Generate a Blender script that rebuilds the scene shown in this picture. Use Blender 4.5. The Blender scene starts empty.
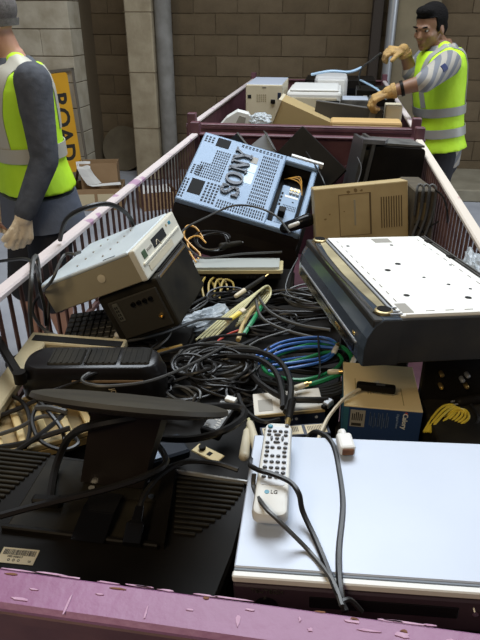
import bpy, bmesh, math, random
from mathutils import Vector, Matrix, Euler, noise
random.seed(7)
SC = bpy.context.scene
COL = SC.collection
R = math.radians
V = Vector

# ------------------------------------------------------------------ camera
CAM_H, FPX, PITCH, YAW = 1.62, 590.0, R(27.3), R(8.7)
cd = bpy.data.cameras.new('camera'); cam = bpy.data.objects.new('camera', cd); COL.objects.link(cam)
cd.sensor_fit = 'VERTICAL'; cd.sensor_height = 36.0; cd.lens = 36.0 * FPX / 640.0
cd.clip_start = 0.02; cd.clip_end = 100
cam.location = (0, 0, CAM_H); cam.rotation_euler = (R(90) - PITCH, 0, YAW)
SC.camera = cam

# ------------------------------------------------------------------ world, lights, exposure
w = bpy.data.worlds.new('world'); SC.world = w; w.use_nodes = True
bg = w.node_tree.nodes['Background']; bg.inputs[0].default_value = (0.88, 0.90, 1.0, 1); bg.inputs[1].default_value = 0.11

def area(name, loc, target, sx, sy, watts, col):
    ld = bpy.data.lights.new(name, 'AREA'); ld.shape = 'RECTANGLE'; ld.size = sx; ld.size_y = sy
    ld.energy = watts; ld.color = col
    o = bpy.data.objects.new(name, ld); COL.objects.link(o); o.location = loc
    o.rotation_euler = (V(target) - V(loc)).to_track_quat('-Z', 'Y').to_euler()
    return o
area('roof_skylight', (-0.1, 3.0, 4.5), (-0.1, 1.9, 1.0), 3.2, 2.4, 240, (0.86, 0.93, 1.0))
area('doorway_daylight', (4.6, 3.4, 2.6), (-0.3, 4.0, 0.9), 2.2, 2.4, 85, (0.82, 0.90, 1.0))
area('warm_fill', (-1.2, -1.6, 3.6), (0, 3.0, 0.8), 1.2, 1.2, 48, (1.0, 0.80, 0.52))  # added warm fill from behind the camera, lifts the dim front faces
SC.view_settings.view_transform = 'Standard'; SC.view_settings.look = 'None'
SC.view_settings.gamma = 1.0; SC.view_settings.use_curve_mapping = False
SC.view_settings.exposure = 0.0

# ------------------------------------------------------------------ pixel -> point on a height (world) plane
FW = V((-math.sin(YAW) * math.cos(PITCH), math.cos(YAW) * math.cos(PITCH), -math.sin(PITCH)))
RT = V((math.cos(YAW), math.sin(YAW), 0)); UP = RT.cross(FW)
def ray(x, y): return FW + RT * ((x - 240) / FPX) + UP * ((320 - y) / FPX)
def at(x, y, z):
    d = ray(x, y); return V((0, 0, CAM_H)) + d * ((z - CAM_H) / d.z)
def atY(x, y, Y):
    d = ray(x, y); return V((0, 0, CAM_H)) + d * (Y / d.y)
def atd(x, y, dep): return V((0, 0, CAM_H)) + ray(x, y) * dep

# ------------------------------------------------------------------ materials
MATS = {}
def mat(name, col, rough=0.6, metal=0.0, col2=None, scale=12.0, amt=0.5, bump=0.0, bscale=None, sharp=False, detail=6.0, alpha=None, spec=None, coords='Object', trans=0.0):
    if name in MATS: return MATS[name]
    m = bpy.data.materials.new(name); m.use_nodes = True; nt = m.node_tree; N = nt.nodes; L = nt.links
    p = N['Principled BSDF']; p.inputs['Roughness'].default_value = rough; p.inputs['Metallic'].default_value = metal
    if spec is not None: p.inputs['Specular IOR Level'].default_value = spec
    if trans: p.inputs['Transmission Weight'].default_value = trans
    if alpha is not None: p.inputs['Alpha'].default_value = alpha
    p.inputs['Base Color'].default_value = (*col, 1)
    tc = N.new('ShaderNodeTexCoord')
    if col2 is not None:
        n = N.new('ShaderNodeTexNoise'); n.inputs['Scale'].default_value = scale; n.inputs['Detail'].default_value = detail
        L.new(tc.outputs[coords], n.inputs['Vector'])
        r = N.new('ShaderNodeValToRGB'); e = r.color_ramp.elements
        a, b = (0.56 + (0.5 - amt) * 0.3, 0.60 + (0.5 - amt) * 0.3) if sharp else (0.35, 0.35 + 0.6 * (1.1 - amt))
        e[0].position = a; e[1].position = min(b, 1); e[0].color = (*col, 1); e[1].color = (*col2, 1)
        L.new(n.outputs['Fac'], r.inputs['Fac']); L.new(r.outputs['Color'], p.inputs['Base Color'])
    if bump:
        n2 = N.new('ShaderNodeTexNoise'); n2.inputs['Scale'].default_value = bscale or scale * 3; n2.inputs['Detail'].default_value = 5
        L.new(tc.outputs[coords], n2.inputs['Vector'])
        b = N.new('ShaderNodeBump'); b.inputs['Strength'].default_value = bump; b.inputs['Distance'].default_value = 0.01
        L.new(n2.outputs['Fac'], b.inputs['Height']); L.new(b.outputs['Normal'], p.inputs['Normal'])
    MATS[name] = m; return m

m_black = mat('black_plastic', (0.007, 0.006, 0.005), 0.45, col2=(0.013, 0.011, 0.009), scale=9, amt=0.5, spec=0.09)
m_black_dusty = mat('dusty_black_plastic', (0.009, 0.008, 0.006), 0.6, col2=(0.030, 0.025, 0.016), scale=14, amt=0.4, spec=0.14)
m_black_gloss = mat('glossy_black_plastic', (0.007, 0.007, 0.008), 0.14, spec=0.2)
m_black_semi = mat('semi_gloss_black_plastic', (0.009, 0.008, 0.008), 0.3, spec=0.4)
m_hole = mat('dark_opening', (0.004, 0.004, 0.004), 0.9)
m_rubber = mat('black_cable_sheath', (0.013, 0.012, 0.011), 0.36, spec=0.4)
m_rubber_grey = mat('grey_cable_sheath', (0.055, 0.054, 0.050), 0.40)
m_concrete_floor = mat('concrete_floor', (0.30, 0.31, 0.34), 0.75, col2=(0.42, 0.43, 0.46), scale=3, bump=0.15, bscale=30)
m_kerb = mat('kerb_concrete', (0.30, 0.265, 0.19), 0.85, col2=(0.22, 0.19, 0.13), scale=5, bump=0.3, bscale=25)
m_block = [mat('block_concrete_%s' % k, c, 0.92, col2=c2, scale=5, bump=0.45, bscale=38) for k, c, c2 in (
    ('tan', (0.150, 0.108, 0.060), (0.105, 0.074, 0.040)), ('brown', (0.138, 0.098, 0.053), (0.096, 0.068, 0.037)), ('pale', (0.165, 0.120, 0.069), (0.115, 0.083, 0.046)))]
m_mortar = mat('mortar', (0.16, 0.118, 0.068), 0.95)
m_pillar = mat('pillar_concrete', (0.40, 0.335, 0.225), 0.85, col2=(0.27, 0.215, 0.135), scale=6, bump=0.35, bscale=30)
m_pillar_pale = mat('pale_pillar_concrete', (0.56, 0.50, 0.38), 0.85, col2=(0.40, 0.34, 0.24), scale=6, bump=0.35, bscale=30)
m_pillar_grey = mat('pale_column_concrete', (0.25, 0.24, 0.22), 0.7, col2=(0.17, 0.16, 0.14), scale=8, bump=0.2)
m_purple = mat('purple_painted_steel', (0.285, 0.115, 0.225), 0.45, col2=(0.25, 0.098, 0.19), scale=9, bump=0.12, bscale=60)
m_maroon = mat('maroon_painted_steel', (0.085, 0.028, 0.042), 0.5, col2=(0.15, 0.06, 0.07), scale=14, amt=0.4)
m_rail = mat('worn_pale_rail_paint', (0.60, 0.52, 0.50), 0.55, col2=(0.40, 0.24, 0.34), scale=9, amt=0.32, sharp=True, bump=0.2)
m_rail_r = mat('worn_cream_rail_paint', (0.66, 0.58, 0.49), 0.55, col2=(0.40, 0.22, 0.22), scale=11, amt=0.1, sharp=True, bump=0.2)
m_bar = mat('rusty_maroon_bar', (0.085, 0.038, 0.038), 0.6, col2=(0.16, 0.085, 0.06), scale=30, amt=0.4)
m_rust = mat('rust', (0.22, 0.10, 0.045), 0.9, col2=(0.12, 0.05, 0.03), scale=60)
m_chip = mat('chipped_pale_paint', (0.56, 0.36, 0.48), 0.7, col2=(0.42, 0.22, 0.34), scale=90)
m_steel = mat('galvanised_steel', (0.42, 0.43, 0.44), 0.4, 0.6)
m_silver_blue = mat('silver_painted_plastic', (0.165, 0.235, 0.33), 0.42, 0.1, col2=(0.205, 0.28, 0.38), scale=4, spec=0.35)
m_logo = mat('dark_raised_lettering', (0.045, 0.055, 0.075), 0.45)
m_white_steel = mat('white_sheet_steel', (0.93, 0.92, 0.87), 0.4, 0.0, col2=(0.86, 0.85, 0.78), scale=6)
m_silver_top = mat('silver_top_cover', (0.46, 0.50, 0.58), 0.42, 0.1, col2=(0.41, 0.45, 0.52), scale=5, amt=0.4)
m_white_plastic = mat('white_plastic', (0.72, 0.71, 0.67), 0.45)
m_cream = mat('cream_plastic', (0.62, 0.55, 0.40), 0.5, col2=(0.54, 0.47, 0.33), scale=6)
m_beige = mat('yellowed_beige_plastic', (0.46, 0.345, 0.165), 0.55, col2=(0.36, 0.265, 0.12), scale=9, amt=0.5)
m_tan_side = mat('shaded_beige', (0.34, 0.30, 0.20), 0.5, col2=(0.29, 0.25, 0.165), scale=7)  # shade painted into the colour of the pale desktop computer's front faces
m_pc_top = mat('pale_grey_painted_steel', (0.60, 0.66, 0.68), 0.42, 0.05, col2=(0.52, 0.58, 0.60), scale=5)
m_bezel_white = mat('off_white_bezel', (0.66, 0.63, 0.52), 0.5)
m_brass = mat('brass', (0.75, 0.52, 0.20), 0.3, 0.9)
m_chrome = mat('chrome', (0.75, 0.75, 0.74), 0.15, 1.0)
m_mirror_trim = mat('blue_black_gloss_trim', (0.05, 0.065, 0.085), 0.12)
m_gold_reflect = mat('amber_glossy_plastic', (0.66, 0.58, 0.36), 0.18, 0.1, col2=(0.14, 0.12, 0.08), scale=9, amt=0.35)
m_card = mat('brown_cardboard', (0.36, 0.23, 0.12), 0.85, col2=(0.30, 0.185, 0.09), scale=6)
m_card_in = mat('cardboard_inside', (0.26, 0.17, 0.10), 0.9)
m_paper = mat('white_paper', (0.75, 0.74, 0.70), 0.8)
m_box_tan = mat('printed_cream_carton', (0.80, 0.63, 0.34), 0.6, col2=(0.74, 0.58, 0.30), scale=7)
m_box_blue = mat('printed_blue_carton', (0.018, 0.045, 0.13), 0.5)
m_box_teal = mat('printed_teal_carton', (0.03, 0.12, 0.17), 0.5)
m_navy = mat('navy_plastic', (0.012, 0.018, 0.04), 0.45)
m_print = mat('grey_print', (0.16, 0.14, 0.11), 0.8)
m_print_pale = mat('pale_print', (0.42, 0.46, 0.52), 0.8)
m_label = mat('sticker_paper', (0.62, 0.52, 0.33), 0.6)
m_label_grey = mat('grey_sticker', (0.30, 0.28, 0.24), 0.6)
m_ink = mat('black_ink', (0.03, 0.026, 0.02), 0.7)
m_yellow_cable = mat('yellow_cable_sheath', (0.72, 0.56, 0.06), 0.4)
m_orange_cable = mat('orange_cable_sheath', (0.58, 0.30, 0.05), 0.4)
m_blue_cable = mat('blue_cable_sheath', (0.04, 0.15, 0.52), 0.35)
m_green_cable = mat('green_cable_sheath', (0.02, 0.24, 0.09), 0.35)
m_cream_cable = mat('cream_cable_sheath', (0.56, 0.52, 0.28), 0.45)
m_red_cable = mat('red_cable_sheath', (0.45, 0.05, 0.03), 0.45)
m_white_cable = mat('off_white_cable_sheath', (0.62, 0.54, 0.38), 0.45)
m_button = mat('dark_grey_button', (0.075, 0.078, 0.085), 0.5)
m_remote = mat('off_white_remote_shell', (0.66, 0.65, 0.60), 0.4)
m_remote_pad = mat('pale_grey_keypad', (0.55, 0.57, 0.60), 0.45)
m_teal_btn = mat('teal_button', (0.02, 0.20, 0.28), 0.4)
m_bag = mat('crumpled_clear_film', (0.62, 0.68, 0.72), 0.22, alpha=0.55, bump=0.6, bscale=40)
m_skin = mat('skin_pale', (0.50, 0.27, 0.18), 0.55, col2=(0.44, 0.22, 0.15), scale=14)
m_skin2 = mat('skin_brown', (0.26, 0.135, 0.075), 0.5, col2=(0.21, 0.105, 0.058), scale=14)
m_hair = mat('black_hair', (0.008, 0.007, 0.007), 0.85, bump=0.8, bscale=120, spec=0.1)
m_cap = mat('grey_knit_cap', (0.15, 0.135, 0.125), 0.9, col2=(0.10, 0.09, 0.082), scale=60, bump=0.5, bscale=220)
m_hivis = mat('fluorescent_yellow_vest', (0.56, 0.90, 0.03), 0.65, col2=(0.46, 0.78, 0.015), scale=7, bump=0.5, bscale=16)
m_reflect = mat('silver_reflective_tape', (0.36, 0.36, 0.33), 0.45, 0.2)
m_reflect_w = mat('wide_silver_reflective_panel', (0.50, 0.48, 0.40), 0.5, 0.15)
m_shirt = mat('slate_jersey', (0.080, 0.086, 0.10), 0.9, col2=(0.052, 0.057, 0.068), scale=30, bump=0.5, bscale=26)
m_shirt_hem = mat('faded_blue_jersey', (0.10, 0.115, 0.15), 0.9, bump=0.4, bscale=26)
m_trouser = mat('black_trousers', (0.016, 0.016, 0.020), 0.85, bump=0.4, bscale=22)
m_glove = mat('cream_cotton_glove', (0.92, 0.76, 0.53), 0.85, col2=(0.80, 0.63, 0.41), scale=24, bump=0.5, bscale=150)
m_glove2 = mat('tan_work_glove', (0.50, 0.31, 0.10), 0.8, col2=(0.34, 0.22, 0.10), scale=24, bump=0.5, bscale=150)
m_glove_green = mat('olive_glove_back', (0.42, 0.40, 0.12), 0.8, bump=0.4, bscale=120)
m_boot = mat('dark_boot_leather', (0.03, 0.025, 0.02), 0.6)
m_eye = mat('eye', (0.5, 0.48, 0.45), 0.2)
m_signyellow = mat('amber_sign_sheet', (0.86, 0.45, 0.025), 0.5, col2=(0.78, 0.39, 0.02), scale=4)
m_board = mat('weathered_board', (0.135, 0.11, 0.07), 0.9, col2=(0.10, 0.08, 0.05), scale=7, bump=0.2)
m_dustgrey = mat('grey_dust', (0.11, 0.105, 0.095), 0.8, col2=(0.03, 0.028, 0.025), scale=18)
m_brownmesh = mat('dusty_brown_grille', (0.055, 0.042, 0.025), 0.8, col2=(0.09, 0.07, 0.04), scale=20)
m_window = mat('label_blue_white', (0.50, 0.66, 0.76), 0.4)
m_pcb = mat('green_board', (0.05, 0.09, 0.04), 0.5)

def striped_shirt():
    m = bpy.data.materials.new('grey_white_striped_jersey'); m.use_nodes = True; N = m.node_tree.nodes; L = m.node_tree.links
    p = N['Principled BSDF']; p.inputs['Roughness'].default_value = 0.9
    tc = N.new('ShaderNodeTexCoord'); mp = N.new('ShaderNodeMapping'); mp.inputs['Rotation'].default_value = (0, R(35), 0)
    wv = N.new('ShaderNodeTexWave'); wv.inputs['Scale'].default_value = 6.0; wv.inputs['Distortion'].default_value = 1.2; wv.bands_direction = 'X'
    r = N.new('ShaderNodeValToRGB'); e = r.color_ramp.elements; r.color_ramp.interpolation = 'LINEAR'
    e[0].position = 0.42; e[1].position = 0.58; e[0].color = (0.17, 0.175, 0.19, 1); e[1].color = (0.36, 0.33, 0.28, 1)
    L.new(tc.outputs['Object'], mp.inputs['Vector']); L.new(mp.outputs['Vector'], wv.inputs['Vector']); L.new(wv.outputs['Fac'], r.inputs['Fac']); L.new(r.outputs['Color'], p.inputs['Base Color'])
    return m
m_stripe = striped_shirt()

# ------------------------------------------------------------------ mesh helpers
def rotm(deg): return Euler([R(a) for a in deg], 'XYZ').to_matrix()
class MB:
    def __init__(s): s.bm = bmesh.new()
    def box(s, c, d, rot=None, bev=0.0, seg=1):
        M = Matrix.Translation(V(c))
        if rot is not None: M = M @ (rot if isinstance(rot, Matrix) else rotm(rot)).to_4x4()
        M = M @ Matrix.Diagonal((d[0], d[1], d[2], 1))
        r = bmesh.ops.create_cube(s.bm, size=1.0, matrix=M)
        if bev:
            es = list({e for v in r['verts'] for e in v.link_edges})
            bmesh.ops.bevel(s.bm, geom=es, offset=bev, segments=seg, affect='EDGES', profile=0.5)
        return s
    def span(s, a, b, bev=0.0, seg=1):
        return s.box([(a[i] + b[i]) / 2 for i in range(3)], [abs(b[i] - a[i]) for i in range(3)], None, bev, seg)
    def loft(s, rings, cap=True, closed=False):
        bm = s.bm; vs = [[bm.verts.new(p) for p in r] for r in rings]; n = len(vs[0])
        rng = range(len(vs)) if closed else range(len(vs) - 1)
        for i in rng:
            a, b = vs[i], vs[(i + 1) % len(vs)]
            for j in range(n):
                try: bm.faces.new((a[j], a[(j + 1) % n], b[(j + 1) % n], b[j]))
                except ValueError: pass
        if cap and not closed:
            bm.faces.new(list(reversed(vs[0]))); bm.faces.new(vs[-1])
        return s
    def cyl(s, a, b, r0, r1=None, n=14):
        a, b = V(a), V(b); r1 = r0 if r1 is None else r1; d = (b - a).normalized()
        u = d.orthogonal().normalized(); v = d.cross(u)
        return s.loft([[p + (u * math.cos(t) + v * math.sin(t)) * r for t in [2 * math.pi * k / n for k in range(n)]] for p, r in ((a, r0), (b, r1))])
    def tube(s, pts, r, n=6, closed=False, flat=1.0):
        pts = [V(p) for p in pts]; m = len(pts); rings = []; u = None
        for i in range(m):
            if closed: t = pts[(i + 1) % m] - pts[i - 1]
            else: t = pts[min(i + 1, m - 1)] - pts[max(i - 1, 0)]
            if t.length < 1e-9: t = V((0, 0, 1))
            t.normalize()
            if u is None: u = t.orthogonal().normalized() if abs(t.z) > 0.95 else t.cross(V((0, 0, 1))).normalized()
            u = (u - t * u.dot(t)); u = u.normalized() if u.length > 1e-6 else t.orthogonal().normalized()
            v = t.cross(u); rr = r[i] if isinstance(r, (list, tuple)) else r
            rings.append([pts[i] + (u * math.cos(a) + v * math.sin(a) * flat) * rr for a in [2 * math.pi * k / n for k in range(n)]])
        return s.loft(rings, cap=not closed, closed=closed)
    def capsule(s, a, b, r0, r1, n=12):
        a, b = V(a), V(b); d = (b - a); L = d.length; d = d.normalized() if L > 1e-6 else V((0, 0, 1))
        u = d.orthogonal().normalized(); v = d.cross(u); rings = []
        prof = [(-math.cos(t) * r0, math.sin(t) * r0) for t in (0.25, 0.7, 1.15, 1.57)] + [(L + math.sin(t) * r1, math.cos(t) * r1) for t in (0, 0.42, 0.87, 1.32)]
        for z, q in prof: rings.append([a + d * z + (u * math.cos(t) + v * math.sin(t)) * q for t in [2 * math.pi * k / n for k in range(n)]])
        return s.loft(rings)
    def chain(s, pts, rs, n=12):
        for i in range(len(pts) - 1): s.capsule(pts[i], pts[i + 1], rs[i], rs[i + 1], n)
        return s
    def ell(s, c, r, rot=None, n=16):
        M = Matrix.Translation(V(c))
        if rot is not None: M = M @ (rot if isinstance(rot, Matrix) else rotm(rot)).to_4x4()
        M = M @ Matrix.Diagonal((r[0], r[1], r[2], 1))
        bmesh.ops.create_uvsphere(s.bm, u_segments=n, v_segments=max(6, n // 2 + 2), radius=1.0, matrix=M); return s
    def prism(s, poly, z0, z1):
        n = len(poly)
        return s.loft([[V((x, y, z0)) for x, y in poly], [V((x, y, z1)) for x, y in poly]])
    def lathe(s, prof, n=32):   # prof: (radius, z)
        return s.loft([[V((r * math.cos(t), r * math.sin(t), z)) for t in [2 * math.pi * k / n for k in range(n)]] for r, z in prof])
    def xf(s, M): bmesh.ops.transform(s.bm, matrix=M, verts=s.bm.verts); return s
    def build(s, name, m, parent=None, smooth=False, kind=None, loc=None, rot=None, label=None):
        bmesh.ops.recalc_face_normals(s.bm, faces=s.bm.faces)
        me = bpy.data.meshes.new(name); s.bm.to_mesh(me); s.bm.free()
        if smooth:
            for p in me.polygons: p.use_smooth = True
            try: me.set_sharp_from_angle(angle=R(40))
            except Exception: pass
        return link(name, me, m, parent, kind, loc, rot, label)
def link(name, me, m, parent=None, kind=None, loc=None, rot=None, label=None):
    if m is not None and not me.materials: me.materials.append(m)
    o = bpy.data.objects.new(name, me); COL.objects.link(o)
    if parent is not None: o.parent = parent
    if loc is not None: o.location = loc
    if rot is not None: o.rotation_euler = [R(a) for a in rot]
    if kind: o['kind'] = kind
    if label: o['label'] = label
    return o
def tag(o, label, cat, group=None):
    o['label'] = label; o['category'] = cat
    if group: o['group'] = group
    return o
def thing(name, label, cat, loc=(0, 0, 0), rot=(0, 0, 0), group=None):
    o = bpy.data.objects.new(name, None); COL.objects.link(o); o.empty_display_size = 0.05
    o.location = loc; o.rotation_euler = [R(a) for a in rot]
    return tag(o, label, cat, group)
def struct(o): o['kind'] = 'structure'; return o
def text(name, body, size, m, parent, loc, rot=(0, 0, 0), ext=0.0005, squash=1.0, offset=0.0):
    c = bpy.data.curves.new(name, 'FONT'); c.body = body; c.size = size; c.extrude = ext; c.align_x = 'CENTER'; c.align_y = 'CENTER'; c.resolution_u = 3; c.offset = offset
    t = bpy.data.objects.new(name + '_tmp', c); COL.objects.link(t); bpy.context.view_layer.update()
    me = bpy.data.meshes.new_from_object(t.evaluated_get(bpy.context.evaluated_depsgraph_get())); me.name = name
    bpy.data.objects.remove(t); bpy.data.curves.remove(c)
    o = link(name, me, m, parent, None, loc, rot); o.scale = (squash, 1, 1); return o
def blob(mb, voxel, name, m, parent, smooth=3, label=None):
    bmesh.ops.recalc_face_normals(mb.bm, faces=mb.bm.faces)
    me = bpy.data.meshes.new(name + '_src'); mb.bm.to_mesh(me); mb.bm.free()
    t = bpy.data.objects.new(name + '_tmp', me); COL.objects.link(t)
    md = t.modifiers.new('r', 'REMESH'); md.mode = 'VOXEL'; md.voxel_size = voxel
    if smooth:
        ms = t.modifiers.new('s', 'SMOOTH'); ms.iterations = smooth; ms.factor = 0.5
    bpy.context.view_layer.update()
    m2 = bpy.data.meshes.new_from_object(t.evaluated_get(bpy.context.evaluated_depsgraph_get())); m2.name = name
    bpy.data.objects.remove(t); bpy.data.meshes.remove(me)
    for p in m2.polygons: p.use_smooth = True
    return link(name, m2, m, parent, label=label)
def spline(pts, k=6):
    P = [V(p) for p in pts]; out = []
    for i in range(len(P) - 1):
        p0, p1, p2, p3 = P[max(i - 1, 0)], P[i], P[i + 1], P[min(i + 2, len(P) - 1)]
        for j in range(k):
            t = j / k
            out.append(0.5 * ((2 * p1) + (p2 - p0) * t + (2 * p0 - 5 * p1 + 4 * p2 - p3) * t * t + (3 * p1 - p0 - 3 * p2 + p3) * t ** 3))
    return out + [P[-1]]

# ================================================================== SETTING
MB().span((-6, -2.5, -0.1), (4.5, 8, 0)).build('floor', m_concrete_floor, kind='structure')
# back wall of concrete blocks: every block in the visible height is a piece of its own
WY = 6.85
wall = MB().span((-6, WY + 0.012, 0), (4.5, WY + 0.25, 3.4)).build('wall_back', m_mortar, kind='structure')
bw, bh = 0.47, 0.205
bl_mesh = []
for k in range(3):
    b = MB().span((-bw / 2 + 0.003, -0.002, -bh / 2 + 0.003), (bw / 2 - 0.003, 0.06, bh / 2 - 0.003), bev=0.003)
    bmesh.ops.recalc_face_normals(b.bm, faces=b.bm.faces)
    me = bpy.data.meshes.new('block'); b.bm.to_mesh(me); b.bm.free(); me.materials.append(m_block[k]); bl_mesh.append(me)
for row in range(11):
    for c in range(-10, 7):
        x = c * bw + (bw / 2 if row % 2 else 0) + 0.1
        o = bpy.data.objects.new('block', bl_mesh[(row * 7 + c * 5 + (c * c) % 3) % 3]); COL.objects.link(o); o.parent = wall
        o.location = (x, WY + 0.004 * math.sin(row * 3.1 + c * 1.7), bh / 2 + row * bh)
# left block pillar, middle pillar with round column, right pillar, posts
p1 = MB().span((-3.30, 6.22, 0), (-2.67, 6.85, 3.4)).build('trim_1', m_mortar, kind='structure')
for row in range(12):
    xs = [(-3.31, -2.66)] if row % 2 == 0 else [(-3.31, -2.985), (-2.98, -2.66)]
    for a, b in xs:
        MB().span((a, 6.2 + 0.003 * (row % 3), row * 0.25 + 0.004), (b, 6.5, row * 0.25 + 0.246), bev=0.004).build('block', m_pillar_pale, p1)
p2 = MB().span((-2.12, 6.30, 0), (-1.845, 6.85, 3.4), bev=0.012).build('trim_2', m_pillar, kind='structure')
MB().cyl((-1.76, 6.42, 0), (-1.76, 6.42, 3.4), 0.085, n=24).build('round_column', m_pillar_grey, p2, smooth=True)
for z in (0.55, 1.1, 1.65): MB().span((-2.123, 6.296, z), (-1.84, 6.5, z + 0.006)).build('joint', m_mortar, p2)
p3 = MB().span((0.52, 6.5, 0), (0.92, 6.85, 3.4), bev=0.01).build('trim_3', mat('right_pillar_concrete', (0.22, 0.18, 0.11), 0.9, col2=(0.16, 0.13, 0.08), scale=5, bump=0.3), kind='structure')
MB().cyl((0.475, 6.42, 0), (0.475, 6.42, 3.4), 0.045, n=16).build('steel_post', m_steel, p3, smooth=True)
MB().span((0.30, 6.60, 0), (0.40, 6.85, 3.4), bev=0.005).build('dark_recess_box', mat('recess_shade_brown', (0.035, 0.024, 0.016), 0.7), p3)  # solid dark box standing in for the shadowed recess beside the post
kerb = MB().span((-1.55, 5.92, 0), (4.5, 6.85, 0.12), bev=0.012).build('trim_4', m_kerb, kind='structure')

# ================================================================== THE TWO STEEL CAGES
RIM = 1.12
def cage(y0, y1, xl, xr, label, front_m, barred):
    t = thing('steel_cage', label, 'cage bin', ((xl + xr) / 2, (y0 + y1) / 2, 0))
    ox, oy = (xl + xr) / 2, (y0 + y1) / 2
    def B(name, a, b, m, bev=0.003):
        return MB().span((a[0] - ox, a[1] - oy, a[2]), (b[0] - ox, b[1] - oy, b[2]), bev).build(name, m, t)
    for x in (xl, xr):
        for y in (y0, y1):
            B('post', (x - 0.022, y - 0.022, 0), (x + 0.022, y + 0.022, RIM + 0.05), m_maroon)
    # front and rear beams: a folded channel with a flat top, a lip and a web set back
    for nm, y, s in (('front_beam', y0, 1), ('rear_beam', y1, -1)):
        m = front_m if nm == 'front_beam' else m_maroon
        f = B(nm, (xl - 0.03, y - 0.021, RIM - 0.012), (xr + 0.03, y + 0.021, RIM), m, 0.004)
        for a, b, mm, nn in (((xl - 0.03, y - 0.021 * s, RIM - 0.026), (xr + 0.03, y - 0.015 * s, RIM - 0.010), m_maroon, 'lip'), ((xl - 0.03, y - 0.012 * s, RIM - 0.14), (xr + 0.03, y - 0.006 * s, RIM - 0.010), m_maroon, 'web'), ((xl - 0.03, y - 0.021 * s, RIM - 0.15), (xr + 0.03, y + 0.0 * s, RIM - 0.135), m_maroon, 'lower_lip')):
            MB().span((a[0] - ox, a[1] - oy, a[2]), (b[0] - ox, b[1] - oy, b[2]), 0.002).build(nn, mm, f)
        B('end_panel', (xl, y - 0.006, 0.42), (xr, y + 0.006, RIM - 0.15), m_maroon, 0)
    for x, m, nm in ((xl, m_rail, 'left_rail'), (xr, m_rail_r if barred else m_rail, 'right_rail')):
        B(nm, (x - 0.016, y0 + 0.02, RIM - 0.016), (x + 0.016, y1 - 0.02, RIM), m if True else m, 0.004)
        B('lower_rail', (x - 0.015, y0 + 0.02, 0.50), (x + 0.015, y1 - 0.02, 0.54), m_maroon)
        if barred:
            B('middle_rail', (x - 0.006, y0 + 0.02, 0.86), (x + 0.006, y1 - 0.02, 0.872), m_bar, 0)
            n = int((y1 - y0) / 0.049)
            me = None
            for i in range(1, n):
                y = y0 + (y1 - y0) * i / n
                if me is None:
                    b = MB().cyl((0, 0, 0.53), (0, 0, RIM - 0.02), 0.0048, n=6); bmesh.ops.recalc_face_normals(b.bm, faces=b.bm.faces)
                    me = bpy.data.meshes.new('bar'); b.bm.to_mesh(me); b.bm.free(); me.materials.append(m_bar)
                o = bpy.data.objects.new('bar', me); COL.objects.link(o); o.parent = t; o.location = (x - ox, y - oy, 0)
        else:
            B('side_panel', (x - 0.004, y0, 0.42), (x + 0.004, y1, RIM - 0.03), m_maroon, 0)
    B('deck', (xl, y0, 0.50), (xr, y1, 0.53), m_maroon, 0)
    return t
cage1 = cage(0.357, 2.872, -0.655, 0.388, 'purple painted steel cage bin with barred sides holding the big heap of electronics', m_purple, True)
cage2 = cage(3.15, 5.62, -0.735, 0.405, 'maroon sheet sided steel bin behind the heap, the one the man is sorting', m_maroon, False)
# chips, rust and scratches on the near beam: thin flakes of their own shape
rr = random.Random(3)
chips = MB(); rusts = MB()
def flake(mb, x, y, rx, ry, k=9):
    poly = []
    for i in range(k):
        a = 2 * math.pi * i / k; q = rr.uniform(0.55, 1.1); poly.append((x + rx * q * math.cos(a), y + ry * q * math.sin(a)))
    mb.prism(poly, 0, 0.0006)
for px, py, rx, ry in ((276, 598, .0045, .004), (268, 600, .006, .0018), (238, 614, .003, .007), (402, 626, .008, .003), (352, 613, .008, .0022), (20, 596, .010, .0016), (34, 586, .005, .0012), (68, 600, .0012, .012), (146, 608, .001, .008), (300, 612, .0015, .003), (310, 622, .003, .002), (450, 632, .007, .003), (370, 622, .012, .0014), (190, 604, .004, .0012), (100, 590, .006, .001), (425, 618, .012, .0013), (250, 603, .005, .0013), (320, 607, .004, .0016)):
    p = at(px, py + 3 + px * 0.016, RIM)
    if 0.342 < p.y < 0.372: flake(chips, p.x, p.y, rx, ry)
for px, py, rx, ry in ((272, 594, .006, .0025), (282, 596, .005, .003), (262, 592, .005, .002), (355, 611, .006, .0018), (404, 622, .004, .002), (118, 584, .012, .0012), (206, 592, .004, .0015), (470, 634, .006, .003), (320, 604, .006, .0012), (12, 571, .008, .0012)):
    p = at(px, py + 3 + px * 0.016, RIM)
    if 0.338 < p.y < 0.376: flake(rusts, p.x, p.y, rx, ry)
rr = random.Random(12)
for i in range(26): flake(chips, rr.uniform(-0.66, 0.40), rr.uniform(0.3755, 0.3775), rr.uniform(.006, .022), .0011)
fb = [o for o in COL.objects if o.name.startswith('front_beam') and o.parent == cage1][0]
for mb, nm, m in ((chips, 'paint_chips', m_chip), (rusts, 'rust_flecks', m_rust)):
    mb.xf(Matrix.Translation((-cage1.location.x, -cage1.location.y, RIM + 0.0002)))
    o = mb.build(nm, m, fb, kind='stuff')

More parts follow.
